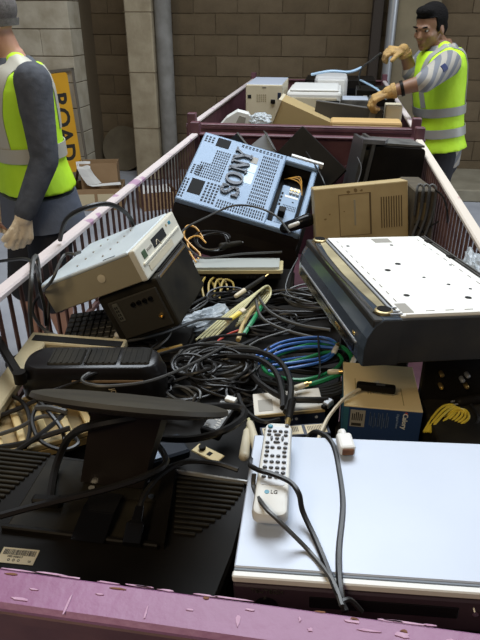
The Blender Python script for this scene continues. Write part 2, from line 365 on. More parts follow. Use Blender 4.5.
# ================================================================== ELECTRONICS IN THE FRONT CAGE
# ---- silver video recorder, near right
t = thing('video_recorder', 'flat silver topped disc recorder at the front right, dark fascia against the purple beam', 'recorder', (-0.074, 0.449, 1.004), (0.5, -2.6, 1.8))
W, D, Hh = 0.43, 0.245, 0.062
MB().span((0.002, 0.012, 0), (W - 0.002, D, Hh - 0.006), 0.002).build('chassis', m_black, t)
MB().span((0, 0.011, Hh - 0.008), (W, D + 0.001, Hh), 0.0015).build('top_cover', m_silver_top, t)
MB().span((0, 0.0075, Hh - 0.010), (W, 0.0115, Hh - 0.002), 0.0008).build('grey_line_strip', mat('slate_grey_strip', (0.12, 0.14, 0.165), 0.5), t)  # slate grey line between the top cover and the white strip
MB().span((-0.001, -0.001, Hh - 0.012), (W + 0.001, 0.0078, Hh - 0.002), 0.0015).build('white_edge_strip', m_white_plastic, t)
fa = MB().span((0, -0.004, 0.002), (W, 0.004, Hh - 0.012), 0.002).build('fascia', mat('dark_plum_gloss_fascia', (0.045, 0.030, 0.040), 0.22), t)
for a, b in (((0.085, -0.0052, 0.022), (0.245, -0.0035, 0.040)),): MB().span(a, b, 0.001).build('disc_tray', m_black_gloss, fa)
MB().cyl((0.037, -0.003, 0.020), (0.037, -0.0065, 0.020), 0.013, n=24).build('dial', m_black_gloss, fa, smooth=True)
MB().cyl((0.262, -0.003, 0.034), (0.262, -0.0065, 0.034), 0.0035, n=14).build('socket', m_chrome, fa)
MB().span((0.30, -0.0052, 0.028), (0.40, -0.0035, 0.040), 0.0008).build('display_window', m_hole, fa)
text('lettering', 'TEUTECH', 0.0085, m_ink, fa, (0.038, -0.0045, 0.043), (90, 0, 0))
# ---- dvd remote on top of it
t = thing('remote_control', 'off white disc player remote with dark keys lying on the silver recorder', 'remote', (-0.043, 0.514, 1.0765), (3.5, -1.5, 1.5))
def rrect(x0, x1, y0, y1, r, k=5):
    out = []
    for cx, cy, a0 in ((x1 - r, y0 + r, -90), (x1 - r, y1 - r, 0), (x0 + r, y1 - r, 90), (x0 + r, y0 + r, 180)):
        for i in range(k + 1): a = R(a0 + 90 * i / k); out.append((cx + r * math.cos(a), cy + r * math.sin(a)))
    return out
sh = MB(); prof = [(0.0, 0.004), (0.004, 0.0005), (0.012, 0), (0.0175, 0.002), (0.019, 0.005)]
rings = []
for z, ins in prof:
    rings.append([V((x, y, z)) for x, y in rrect(-0.023 + ins + 0.001, 0.023 - ins - 0.001, ins, 0.168 - ins, 0.010)])
for rg in rings:
    for p in rg: p.x *= 1.0 - 0.14 * max(0, (p.y - 0.03)) / 0.138 * 0.9
sh.loft(rings).build('shell', m_remote, t, smooth=True)
pad = MB().prism(rrect(-0.0155, 0.0155, 0.047, 0.157, 0.004), 0.0188, 0.0196).build('keypad', m_remote_pad, t)
def key(x, y, rx, ry, m=m_button, rot=0):
    b = MB(); b.loft([[V((rx * q * math.cos(a), ry * q * math.sin(a), z)) for a in [2 * math.pi * k / 12 for k in range(12)]] for q, z in ((1, 0.0), (1, 0.0018), (0.7, 0.0028))])
    b.build('key', m, t, loc=(x, y, 0.0195), rot=(0, 0, rot), smooth=True)
key(-0.011, 0.156, 0.0035, 0.0035, m_teal_btn); key(0.012, 0.159, 0.0028, 0.0025)
for y, xs in ((0.1465, (-0.0115, -0.004, 0.004, 0.0115)), (0.060, (-0.012, -0.004, 0.004, 0.012)), (0.068, (-0.012, -0.004, 0.004, 0.012)), (0.0765, (-0.012, -0.004, 0.004, 0.012)), (0.087, (-0.012, -0.004, 0.004, 0.012)), (0.098, (-0.012, -0.004, 0.004, 0.012)), (0.106, (-0.0115, 0.0115)), (0.114, (-0.012, -0.005, 0.004, 0.012)), (0.123, (-0.0125, 0.0125)), (0.139, (-0.0115, 0.0115))):
    for x in xs: key(x, y, 0.0029, 0.0019)
key(0, 0.132, 0.0028, 0.0022)
for i, (x, y, r) in enumerate(((0, 0.1395, 0), (0, 0.1245, 0), (-0.0075, 0.132, 90), (0.0075, 0.132, 90))): key(x, y, 0.0046, 0.0017, rot=r)
text('lettering', 'LG', 0.0075, m_ink, t, (0.003, 0.036, 0.0192))
MB().cyl((0, 0, 0), (0, 0, 0.0004), 0.0032, n=16).build('emblem', m_teal_btn, t, loc=(-0.006, 0.036, 0.019))

# ---- black flat monitor, face down, near left, with its stand up
t = thing('flat_monitor', 'black flat monitor lying face down at the front left, stand and cables on its back', 'monitor', (-0.35, 0.40, 0.955), (1.5, 1.0, 1.0))
sil = [(-0.27, -0.03), (0.235, -0.03), (0.252, 0.03), (0.264, 0.13), (0.270, 0.235), (0.05, 0.30), (-0.27, 0.335)]
arc = [(0.243, -0.02), (0.255, 0.05), (0.263, 0.12), (0.270, 0.19), (0.272, 0.245), (0.262, 0.268)]
sil = [(-0.262, 0.0), (0.215, 0.0), (0.228, 0.04), (0.246, 0.105), (0.257, 0.17), (0.262, 0.23), (0.263, 0.280), (0.256, 0.303), (0.12, 0.314), (-0.05, 0.322), (-0.262, 0.328)]
MB().loft([[V((x * q, 0.14 + (y - 0.14) * q, z)) for x, y in sil] for z, q in ((-0.035, 0.97), (-0.028, 1), (-0.006, 1), (0.0, 0.985))]).build('rear_shell', m_black, t)
# raised centre plate (recessed connector bay)
bay = MB().span((-0.075, 0.165, 0.0), (0.145, 0.312, 0.003), 0.002).build('connector_bay', m_black_dusty, t)
MB().span((-0.08, 0.157, 0.0), (0.152, 0.165, 0.010), 0.002).build('bay_edge', m_black, t)
MB().prism([(0.135, 0.165), (0.160, 0.160), (0.142, 0.312), (0.122, 0.312)], 0, 0.012).build('bay_wall', m_black, t)
for x, y in ((0.025, 0.282), (0.105, 0.278), (0.022, 0.250), (0.118, 0.246)):
    MB().cyl((x, y, 0.006), (x, y, 0.0095), 0.005, n=12).build('screw', m_chrome, t)
MB().prism(rrect(0.008, 0.132, 0.238, 0.292, 0.01), 0.003, 0.0075).build('mounting_plate', m_black_dusty, t)
MB().loft([[V((x, y, z)) for x, y in ((0.028, yy), (0.076, yy), (0.076, yy + .003), (0.028, yy + .003))] for yy, z in ((0.150, 0.010), (0.195, 0.018), (0.236, 0.014))]).build('flap', m_black_gloss, t)
# louvred corners: a curved grille of ribs on each side
for i in range(12):
    y = 0.188 + i * 0.0098
    xe = 0.188 + 0.066 * math.sin(min(1, (i + 1.2) / 12.2) * math.pi / 2)
    xs = 0.166 - 0.020 * i / 11
    MB().span((xs, y, 0.0), (xe, y + 0.0050, 0.0045), 0.001).build('vent_rib', m_black_dusty, t)
    MB().span((-0.255, y + 0.02, 0.0), (-0.075 - 0.003 * (11 - i), y + 0.025, 0.0045), 0.001).build('vent_rib', m_black_dusty, t)
MB().prism([(0.128, 0.100), (0.262, 0.258), (0.256, 0.262), (0.124, 0.106)], 0, 0.004).build('grille_edge', m_black_dusty, t) if False else None
MB().prism([(0.142, 0.309), (0.258, 0.302), (0.259, 0.305), (0.143, 0.3125)], 0.0, 0.006).build('pale_edge', mat('pale_grey_edge', (0.30, 0.30, 0.29), 0.25), t)  # pale grey strip along the right end of the top edge
# stand neck and dish shaped foot
neckdir = V((0.02, 0.57, 0.82)).normalized()
nb = V((0.052, 0.268, 0.004)); dc = V((0.088, 0.274, 0.146)); u = V((1, 0, 0)); v2 = neckdir.cross(u).normalized()
def ringbox(c, hw, hd): return [c + u * hw + v2 * hd, c - u * hw + v2 * hd, c - u * hw - v2 * hd, c + u * hw - v2 * hd]
MB().loft([ringbox(nb, 0.050, 0.014), ringbox(nb.lerp(dc, 0.4), 0.050, 0.018), ringbox(dc - neckdir * 0.004, 0.052, 0.022)]).build('stand_neck', mat('brown_black_plastic', (0.014, 0.010, 0.008), 0.5), t)
q = V((0, 0, 1)).rotation_difference(neckdir).to_matrix().to_4x4()
MB().lathe([(0.03, -0.004), (0.10, 0.0), (0.135, 0.006), (0.143, 0.010), (0.141, 0.016), (0.128, 0.019), (0.05, 0.020), (0.01, 0.020)], 48).xf(Matrix.Translation(dc) @ q).build('stand_foot', mat('brown_grey_foot', (0.035, 0.030, 0.022), 0.5, col2=(0.05, 0.043, 0.03), scale=12, spec=0.25), t, smooth=True)
# rating label with barcode
lab = MB().span((-0.030, -0.0135, 0), (0.030, 0.0135, 0.0006)).build('rating_label', m_label, t, loc=(-0.024, 0.042, 0.0005), rot=(0, 0, 1))
lab.location = (-0.036, 0.120, 0.0005); lab.rotation_euler = (0, 0, R(2)); lab.scale = (0.86, 0.92, 1)
bc = MB(); x = -0.026; rb = random.Random(5)
while x < 0.026:
    wd = rb.choice((0.0006, 0.0009, 0.0014)); bc.span((x, 0.001, 0.0005), (x + wd, 0.0105, 0.0009)); x += wd + rb.choice((0.0005, 0.0008, 0.0011))
bc.build('barcode', m_ink, lab, kind='stuff')
text('lettering', 'MFD 0426H17', 0.0042, m_ink, lab, (-0.004, -0.0022, 0.0007))
for x in (-0.012, -0.004, 0.004): MB().lathe([(0.0022, 0.0005), (0.0022, 0.0009), (0.0012, 0.0009), (0.0012, 0.0005)], 14).build('approval_mark', m_ink, lab, loc=(x, -0.008, 0))
text('lettering', 'CE', 0.0042, m_ink, lab, (0.022, -0.0085, 0.0007))

# ---- big upturned receiver, right: white base plate up, glossy front to the left
t = thing('upturned_receiver', 'big black recorder lying upside down at the right, perforated white base plate facing up', 'recorder', (0.071, 0.852, 1.106), (-2.7, 1.6, 16.7))
W, D, Hh = 0.30, 0.45, 0.085
MB().span((0.014, 0, 0), (W, D, Hh - 0.004), 0.002).build('casing', mat('black_painted_steel', (0.010, 0.009, 0.008), 0.5, col2=(0.03, 0.026, 0.018), scale=16, amt=0.4), t)
pl = MB().span((0.062, 0.006, Hh - 0.005), (W - 0.018, D - 0.006, Hh), 0.001).build('base_plate', m_white_steel, t)
hs = MB()
for i, (x, y, r) in enumerate(((0.105, 0.09, .0055), (0.205, 0.135, .0035), (0.155, 0.255, .006), (0.12, 0.22, .006), (0.235, 0.11, .003), (0.175, 0.175, .003), (0.075, 0.045, .005), (0.21, 0.07, .006), (0.26, 0.24, .003), (0.19, 0.38, .004), (0.09, 0.38, .004), (0.25, 0.05, .004))):
    hs.lathe([(r, -0.0002), (r, 0.0006), (0.0005, 0.0006)], 12) if False else hs.cyl((x, y, Hh - 0.0002), (x, y, Hh + 0.0006), r, n=12)
hs.build('screw_holes', m_hole, pl, kind='stuff')
sl = MB()
for i in range(12):
    y = 0.03 + i * 0.034
    for x in (0.075, W - 0.035): sl.span((x, y, Hh - 0.0003), (x + 0.0015, y + 0.014, Hh + 0.0005))
for i in range(5): sl.span((0.11 + i * 0.034, 0.02, Hh - 0.0003), (0.125 + i * 0.034, 0.022, Hh + 0.0005))
sl.build('slits', m_print, pl, kind='stuff')
MB().span((0.068, 0.016, Hh - 0.001), (0.088, 0.055, Hh + 0.0007), 0.0003).build('hatch', m_label_grey, pl)
MB().span((0.16, D - 0.05, Hh - 0.001), (0.20, D - 0.02, Hh + 0.0007), 0.0003).build('hatch', m_label_grey, pl)
MB().span((0.070, 0.006, Hh), (W - 0.018, 0.010, Hh + 0.002), 0.0005).build('folded_edge', m_white_steel, pl)
for i in range(3): MB().span((W - 0.018 + i * 0.006, 0.004, Hh - 0.004), (W - 0.0145 + i * 0.006, D - 0.004, Hh - 0.001 + 0.001 * i), 0.0008).build('rear_rib', m_dustgrey, t)
for y in (0.12, 0.28, 0.39): MB().span((W - 0.022, y, Hh - 0.001), (W - 0.008, y + 0.018, Hh + 0.002), 0.0006).build('clip', m_black, t)
# glossy curved front moulding with amber strip, lower fascia and feet
MB().prism([(0.003, 0.0), (0.003, 0.030), (0.007, 0.050), (0.018, 0.071), (0.030, 0.080), (0.062, 0.080), (0.062, 0.0)], 0, 0.004).xf(Matrix.Translation((0, 0.0015, 0)) @ Matrix.Rotation(R(90), 4, 'X')).build('end_cap', MATS['black_painted_steel'], t)
pr = [(0.0, 0.0), (0.0, 0.030), (0.004, 0.050), (0.016, 0.072), (0.030, 0.082), (0.060, 0.082), (0.060, 0.0)]
MB().loft([[V((x + dx, y, z)) for x, z in pr] for y, dx in ((-0.001, 0.001), (0.02, 0), (D - 0.02, 0), (D + 0.001, 0.002))]).build('front_moulding', m_mirror_trim, t)
MB().loft([[V((x, y, z)) for x, z in ((0.026 + b, 0.0815), (0.050, 0.0825), (0.050, 0.084), (0.026 + b, 0.083))] for y, b in ((0.05, 0.012), (0.12, 0.006), (0.22, 0.002), (0.33, 0.004), (0.42, 0.012))]).build('amber_strip', m_gold_reflect, t)
MB().tube(spline([(0.024, 0.03, 0.0815), (0.020, 0.14, 0.081), (0.017, 0.24, 0.081), (0.018, 0.34, 0.081), (0.024, 0.43, 0.0815)], 8), 0.0028, 6).build('chrome_trim', m_chrome, t, smooth=True)
MB().span((0.052, 0.02, Hh - 0.003), (0.0575, D - 0.02, Hh + 0.001), 0.001).build('plate_edge', m_steel, t)
MB().span((0.057, 0.02, Hh - 0.003), (0.062, D - 0.02, Hh + 0.0005), 0.001).build('dark_gap', m_hole, t)
for y in (0.028, D - 0.02):
    f = MB().lathe([(0.015, 0.0), (0.0155, 0.004), (0.013, 0.006), (0.004, 0.006)], 28).build('foot', mat('dull_brass_ring', (0.38, 0.30, 0.15), 0.35, 0.6), t, smooth=True, loc=(0.040, y, Hh - 0.003))
    MB().lathe([(0.0115, 0.0058), (0.0115, 0.0075), (0.002, 0.0075)], 24).build('foot_pad', m_black, f)
for y in (0.010, 0.020, 0.035): MB().span((0.045, y, Hh - 0.001), (0.066, y + 0.004, Hh + 0.002), 0.0006).build('bracket_bar', m_steel, t)
MB().span((-0.0025, 0.03, 0.026), (0.001, D - 0.03, 0.030), 0.0008).build('silver_line', m_steel, t)
MB().span((-0.0015, 0.04, 0.006), (0.001, D - 0.08, 0.020), 0.0008).build('lower_window', m_black_gloss, t)
text('lettering', 'DIGITAL', 0.008, m_brass, t, (-0.002, 0.13, 0.013), (90, 0, -90))
text('lettering', 'HD', 0.009, m_brass, t, (-0.001, 0.045, 0.038), (90, 0, -90))

# ---- white desktop computer leaning at left
t = thing('desktop_computer', 'pale grey desktop computer tilted against the left rail, tan shaded side facing the front', 'computer', (-0.628, 1.128, 1.081), (0.0, -24.0, -2.0))
W, D, Hh = 0.252, 0.283, 0.072
MB().span((0.002, 0.004, -Hh), (W - 0.004, D, -0.006), 0.002).build('case', m_tan_side, t)
sd = MB().span((0, 0, -Hh), (W - 0.006, 0.005, -0.004), 0.002).build('side_cover', m_tan_side, t)
MB().lathe([(0.0095, 0), (0.0095, 0.0016), (0.007, 0.0022), (0.001, 0.0022)], 24).build('emblem', m_cream, sd, loc=(W * 0.60, -0.0003, -0.034), rot=(90, 0, 0), smooth=True)
lid = MB().span((-0.002, -0.002, -0.008), (W - 0.016, D + 0.002, 0.0), 0.0025).build('lid', m_pc_top, t)
MB().span((W * 0.68, 0.006, -0.0005), (W * 0.80, 0.010, 0.0008)).build('slot', m_hole, lid)
dm = MB()
for i in range(5):
    for j in range(2): dm.cyl((0.08 + j * 0.07, 0.05 + i * 0.045, -0.0002), (0.08 + j * 0.07 + 0.003, 0.05 + i * 0.045, 0.0006), 0.003, n=8)
dm.build('dimples', m_label_grey, lid, kind='stuff')
bz = MB().span((W - 0.016, -0.002, -Hh - 0.001), (W, D + 0.002, -0.001), 0.004, 2).build('front_bezel', m_bezel_white, t)
MB().span((W - 0.001, 0.095, -0.034), (W + 0.0015, 0.185, -0.012), 0.001).build('drive_opening', m_hole, bz)
MB().tube([V((W + 0.001, 0.11 + 0.004 * i, -0.031 + 0.009 * math.sin(i * 0.55))) for i in range(9)], 0.0014, 5).build('loose_wire', m_white_cable, bz)
MB().span((W - 0.001, 0.025, -0.034), (W + 0.0015, 0.048, -0.016), 0.001).build('card_slot', m_pcb, bz)
for i in range(5): MB().span((W - 0.001, 0.056 + i * 0.007, -0.026), (W + 0.0012, 0.060 + i * 0.007, -0.020), 0.0006).build('port', m_label_grey, bz)
MB().span((W - 0.001, 0.01, -0.043), (W + 0.004, D - 0.01, -0.038), 0.001).build('ridge', m_bezel_white, bz)
MB().span((W - 0.001, 0.03, -0.064), (W + 0.0015, 0.20, -0.048), 0.001).build('drive_bay_cover', m_cream, bz)
MB().span((W - 0.001, 0.225, -0.020), (W + 0.001, 0.24, -0.012), 0.0005).build('badge', m_teal_btn, bz)
MB().span((W - 0.001, 0.205, -0.018), (W + 0.001, 0.212, -0.012), 0.0005).build('badge', m_beige, bz)

# ---- black set top unit under it, connectors to the front
t = thing('black_tower_unit', 'black tower unit wedged under the pale desktop computer, connector panel to the front', 'computer', (-0.628, 1.128, 1.081), (0.0, -24.0, -2.0))
MB().span((0.105, 0.014, -0.200), (0.262, 0.245, -0.0765), 0.006, 2).build('case', m_black_dusty, t)
cp = MB().span((0.125, 0.009, -0.190), (0.252, 0.0155, -0.095), 0.002).build('connector_panel', mat('olive_black_panel', (0.030, 0.026, 0.018), 0.55), t)
vg = MB().span((0.136, 0.006, -0.145), (0.150, 0.0095, -0.100), 0.001).build('video_socket', mat('grey_olive_socket', (0.09, 0.088, 0.07), 0.6), cp)
for i in range(4):
    for j in range(2): MB().span((0.1385 + j * 0.005, 0.0052, -0.140 + i * 0.009), (0.1415 + j * 0.005, 0.0065, -0.134 + i * 0.009)).build('pin_hole', m_hole, vg)
for x, z in ((0.185, -0.115), (0.200, -0.115), (0.215, -0.115), (0.230, -0.115), (0.235, -0.16)):
    MB().lathe([(0.0052, 0), (0.0052, 0.006), (0.003, 0.006), (0.003, 0.001)], 14).build('jack', m_brass if x > 0.23 else m_black_gloss, cp, loc=(x, 0.009, z), rot=(90, 0, 0))
MB().span((0.115, 0.05, -0.078), (0.258, 0.235, -0.0745), 0.001).build('glossy_lid', m_black_gloss, t)
MB().span((0.252, 0.03, -0.088), (0.2635, 0.235, -0.079), 0.002).build('chrome_edge', m_chrome, t)

def frame(p0, px, py):
    x = (px - p0).normalized(); y = py - p0; y = (y - x * y.dot(x)).normalized(); z = x.cross(y)
    return Matrix((x, y, z)).transposed().to_4x4().copy()
def pose(o, p0, px, py):
    M = frame(V(p0), V(px), V(py)); M.translation = V(p0); o.matrix_world = M; return o

# ---- crates that carry the heap; only slivers of them show between the things on top
def crate(a, b, label, m=m_black_dusty):
    cx, cy = (a[0] + b[0]) / 2, (a[1] + b[1]) / 2; w_, d_, h_ = b[0] - a[0], b[1] - a[1], b[2] - a[2]
    t = thing('equipment_case', label, 'case', (cx, cy, a[2]), (0, 0, 0))
    MB().span((-w_ / 2, -d_ / 2, 0), (w_ / 2, d_ / 2, h_ - 0.012), 0.004).build('body', m, t)
    MB().span((-w_ / 2 + 0.004, -d_ / 2 + 0.004, h_ - 0.012), (w_ / 2 - 0.004, d_ / 2 - 0.004, h_), 0.003).build('lid', m_black, t)
    return t
DK = 0.532
crate((-0.36, 0.785, DK), (-0.02, 1.13, 0.885), 'dark case under the tangled black cable coils')
crate((-0.30, 1.16, DK), (0.06, 1.62, 0.845), 'dark case below the clear bag and cream cables')
crate((-0.44, 1.66, DK), (-0.10, 1.93, 0.83), 'dark case under the slim cream and black player')
crate((0.07, 1.16, DK), (0.20, 1.32, 1.098), 'dark case beneath the upturned recorder with white base plate')
crate((-0.045, 0.50, DK), (0.32, 0.68, 0.998), 'dark case below the silver topped recorder')
crate((-0.60, 0.42, DK), (-0.13, 0.69, 0.905), 'dark case beneath the face down flat monitor')
crate((-0.63, 0.80, DK), (-0.375, 1.12, 0.845), 'dark case under the rounded black appliance and cream tray')
crate((-0.58, 1.15, DK), (-0.32, 1.44, 0.895), 'dark case below the black tower unit')
crate((-0.50, 2.18, DK), (-0.14, 2.50, 0.665), 'dark case beneath the silver backed television')
crate((0.0, 1.90, DK), (0.30, 2.24, 0.875), 'dark case under the yellowed beige computer')
crate((0.03, 2.42, DK), (0.34, 2.72, 0.93), 'dark case under the black monitor by the rear beam')
crate((0.045, 0.72, DK), (0.205, 0.98, 0.90), 'dark case under the cream and blue carton')

# ---- television with silver back, lying on its side
t = thing('television', 'silver backed tube television lying on its side with perforated back and raised lettering', 'television', (-0.558, 2.063, 1.027), (28.3, 14.2, -0.6))
W, D = 0.478, 0.39
Z0 = -0.024
bcv = MB().span((0, 0, Z0), (0.345, D, 0), 0.006, 2)
bcv.span((0.340, D - 0.030, Z0), (W, D, 0), 0.004); bcv.span((0.340, 0, Z0), (W, 0.030, 0), 0.004); bcv.span((W - 0.022, 0.0, -0.05), (W, D, -0.012), 0.004); bcv.span((0.338, 0.02, -0.075), (0.345, D - 0.02, -0.004), 0.001)
bcv = bcv.build('back_cover', m_silver_blue, t)
m_shell = mat('charcoal_tv_shell', (0.016, 0.013, 0.010), 0.5, col2=(0.028, 0.023, 0.018), scale=6, spec=0.15)
rm = MB().span((-0.002, -0.002, -0.11), (W + 0.003, 0.016, Z0)).span((-0.002, D - 0.016, -0.11), (W + 0.003, D + 0.002, Z0)).span((-0.002, 0, -0.11), (0.016, D, Z0)).span((W - 0.016, 0, -0.11), (W + 0.003, D, Z0 - 0.02))
rm.build('shell_rim', m_shell, t)
MB().span((0.34, 0.02, -0.10), (W - 0.02, D - 0.02, -0.075), 0).build('recess_floor', m_black, t)
MB().loft([[V((x, y, z)) for x, y in ((-0.012, -0.012), (W + 0.02, -0.012), (W + 0.02, D + 0.008), (-0.012, D + 0.008))] if i else [V((x, y, z)) for x, y in ((-0.002, -0.002), (W + 0.005, -0.002), (W + 0.005, D + 0.002), (-0.002, D + 0.002))] for i, z in enumerate((-0.085, -0.13, -0.255))]).build('front_shell', m_shell, t)
MB().span((0.005, 0.005, -0.262), (W + 0.005, D - 0.01, -0.250), 0.004).build('screen', m_black_gloss, t)
for a, b in (((0.030, 0.045, -.002), (0.082, 0.125, .0006)), ((0.060, 0.325, -.002), (0.115, 0.378, .0006))): MB().span(a, b, 0.001).build('square_opening', m_hole, bcv)
vs = MB()
def vents(x0, x1, y0, y1, nx, ny, fx=0.62, fy=0.66):
    for i in range(nx):
        for j in range(ny):
            xx = x0 + (x1 - x0) * i / nx; yy = y0 + (y1 - y0) * j / ny
            vs.span((xx, yy, -0.0004), (xx + (x1 - x0) / nx * fx, yy + (y1 - y0) / ny * fy, 0.0005))
vents(0.035, 0.135, 0.140, 0.225, 12, 6); vents(0.075, 0.135, 0.225, 0.31, 7, 6); vents(0.012, 0.055, 0.145, 0.20, 3, 5); vents(0.09, 0.145, 0.022, 0.13, 4, 7); vents(0.005, 0.026, 0.015, 0.12, 2, 7)
vents(0.255, 0.325, 0.075, 0.355, 9, 15); vents(0.15, 0.335, 0.015, 0.060, 20, 3, 0.55, 0.72); vents(0.012, 0.055, 0.335, 0.375, 3, 3); vents(0.16, 0.335, 0.362, 0.380, 12, 2)
vs.build('vent_slots', mat('vent_dark_blue', (0.012, 0.016, 0.025), 0.8), bcv, kind='stuff')
MB().span((0.212, 0.175, 0), (0.246, 0.235, 0.0008)).build('pale_sticker', m_window, bcv); MB().span((0.212, 0.238, 0), (0.246, 0.285, 0.0008)).build('pale_sticker', m_window, bcv)
MB().span((0.214, 0.29, 0), (0.240, 0.325, 0.0008)).build('grey_sticker', m_label_grey, bcv)
# raised slab serif letters, reading from the lower edge upward
def letters():
    mb = MB(); T = 0.009
    def st(pts, wd): mb.tube([V((p[0], p[1], 0.003)) for p in pts], wd, 8, flat=0.9) if False else [mb.box(((a[0] + b[0]) / 2, (a[1] + b[1]) / 2, T / 2), ((V(b) - V(a)).length + wd * 0.6, wd, T), (0, 0, math.degrees(math.atan2(b[1] - a[1], b[0] - a[0])))) for a, b in zip(pts, pts[1:])]
    H = 0.070; thick, thin = 0.0145, 0.007
    # S
    S = [(0.046, 0.056), (0.040, 0.064), (0.026, 0.067), (0.012, 0.062), (0.009, 0.051), (0.016, 0.042), (0.036, 0.032), (0.045, 0.021), (0.042, 0.009), (0.027, 0.003), (0.012, 0.006), (0.005, 0.015)]
    st(S, 0.011); st([(0.0475, 0.046), (0.0475, 0.068)], thin); st([(0.004, 0.002), (0.004, 0.024)], thin)
    # O : ring thicker at the sides
    n = 26; o, i_ = [], []
    for k in range(n):
        a = 2 * math.pi * k / n; o.append((0.092 + 0.033 * math.cos(a), 0.035 + 0.035 * math.sin(a))); i_.append((0.092 + 0.018 * math.cos(a), 0.035 + 0.0275 * math.sin(a)))
    mb.loft([[V((*o[k], 0)), V((*o[k], T)), V((*i_[k], T)), V((*i_[k], 0))] for k in range(n)], closed=True)
    x = 0.135  # N
    st([(x + 0.010, 0), (x + 0.010, H)], thin); st([(x + 0.050, 0), (x + 0.050, H)], thin); st([(x + 0.012, H - 0.006), (x + 0.048, 0.006)], thick)
    for cx, y in ((0.010, 0.003), (0.008, H - 0.003), (0.050, H - 0.003)): st([(x + cx - 0.009, y), (x + cx + 0.009, y)], thin)
    x = 0.200  # Y
    st([(x + 0.004, H - 0.004), (x + 0.028, 0.032)], thick); st([(x + 0.052, H - 0.004), (x + 0.028, 0.032)], thin + 0.001); st([(x + 0.028, 0.034), (x + 0.028, 0.002)], thick)
    for cx, y in ((0.004, H - 0.003), (0.052, H - 0.003), (0.028, 0.003)): st([(x + cx - 0.010, y), (x + cx + 0.010, y)], thin)
    return mb
letters().xf(Matrix.Rotation(R(90), 4, 'Z')).build('raised_lettering', m_logo, bcv, loc=(0.215, 0.085, 0.0))
# connector panel in the recess with jacks, wiring and a black block
cp = MB().span((0.362, 0.045, -0.078), (W - 0.035, 0.275, -0.045), 0.003).build('connector_panel', m_silver_blue, t)
for i in range(3):
    for j in range(2): MB().lathe([(0.006, 0), (0.006, 0.008), (0.003, 0.008), (0.003, 0.001)], 14).build('jack', m_brass if j else m_white_plastic, cp, loc=(0.400 + i * 0.014, 0.238 + j * 0.016, -0.045))
MB().span((0.375, 0.10, -0.046), (0.402, 0.128, -0.012), 0.002).build('aerial_block', m_black, cp)
MB().span((0.382, 0.212, -0.0455), (0.435, 0.222, -0.0442)).build('pale_sticker', m_white_plastic, cp)
pv = MB()
for i in range(9):
    for yy in (0.145, 0.155, 0.165): pv.span((0.385 + i * 0.006, yy, -0.0452), (0.388 + i * 0.006, yy + 0.006, -0.0444))
for k in range(4): pv.span((0.366, 0.16 + k * 0.02, -0.0452), (0.374, 0.172 + k * 0.02, -0.0444))
pv.span((0.415, 0.19, -0.0452), (0.423, 0.195, -0.0444)); pv.span((0.37, 0.055, -0.0452), (0.40, 0.07, -0.0444))
pv.build('panel_slots', m_hole, cp, kind='stuff')
for k in range(3): MB().tube(spline([(0.36, 0.33, -0.07), (0.385 + .01 * k, 0.300 + .01 * k, -0.03), (0.425, 0.285 + .012 * k, -0.028), (0.445, 0.25, -0.05)], 6), 0.0022, 6).build('yoke_wire', m_orange_cable, t, smooth=True)
MB().span((0.36, D + 0.002, -0.02), (W + 0.015, D + 0.014, 0.004), 0.001).build('white_edge_strip', m_white_plastic, t)

# ---- tilted black glass panel behind the television
t = thing('flat_screen', 'black glossy flat screen tilted up on one corner behind the silver backed television', 'monitor')
pose(t, atY(303, 127, 2.66), atY(352, 176, 2.58), atY(262, 154, 2.62))
MB().span((0, 0, -0.03), (0.27, 0.20, -0.004), 0.004).build('housing', m_black, t)
MB().span((0.006, 0.006, -0.006), (0.264, 0.194, -0.0015), 0.001).build('glass', m_black_gloss, t)
MB().span((0.0, 0.0, -0.006), (0.27, 0.005, 0.0), 0.001).build('bezel_edge', m_dustgrey, t); MB().span((0.0, 0.0, -0.006), (0.005, 0.20, 0.0), 0.001).build('bezel_edge', mat('blue_grey_edge', (0.25, 0.32, 0.42), 0.4), t)

# ---- two small metal fittings sticking up behind the television
for i, (a, b, c, lab) in enumerate(((atY(229, 140, 2.56), atY(238, 132, 2.56), atY(226, 150, 2.56), 'dark folded metal bracket poking up behind the silver backed television'), (atY(252, 145, 2.55), atY(267, 133, 2.55), atY(262, 158, 2.50), 'grey perforated metal bracket beside the black glossy flat screen'))):
    t = thing('metal_bracket', lab, 'bracket'); pose(t, a, b, c)
    L = (b - a).length
    MB().prism([(0, 0), (L, 0), (L, 0.10), (L * 0.25, 0.10)], -0.004, 0).build('plate', m_steel if i else mat('dark_blue_steel', (0.06, 0.075, 0.10), 0.4, 0.5), t)
    MB().span((L - 0.003, 0, -0.03), (L, 0.10, 0.0), 0.0005).build('flange', m_dustgrey, t)
    for y in (0.018, 0.05): MB().cyl((L * 0.7, y, -0.0005), (L * 0.7, y, 0.0008), 0.007, n=12).build('hole', m_hole, t)

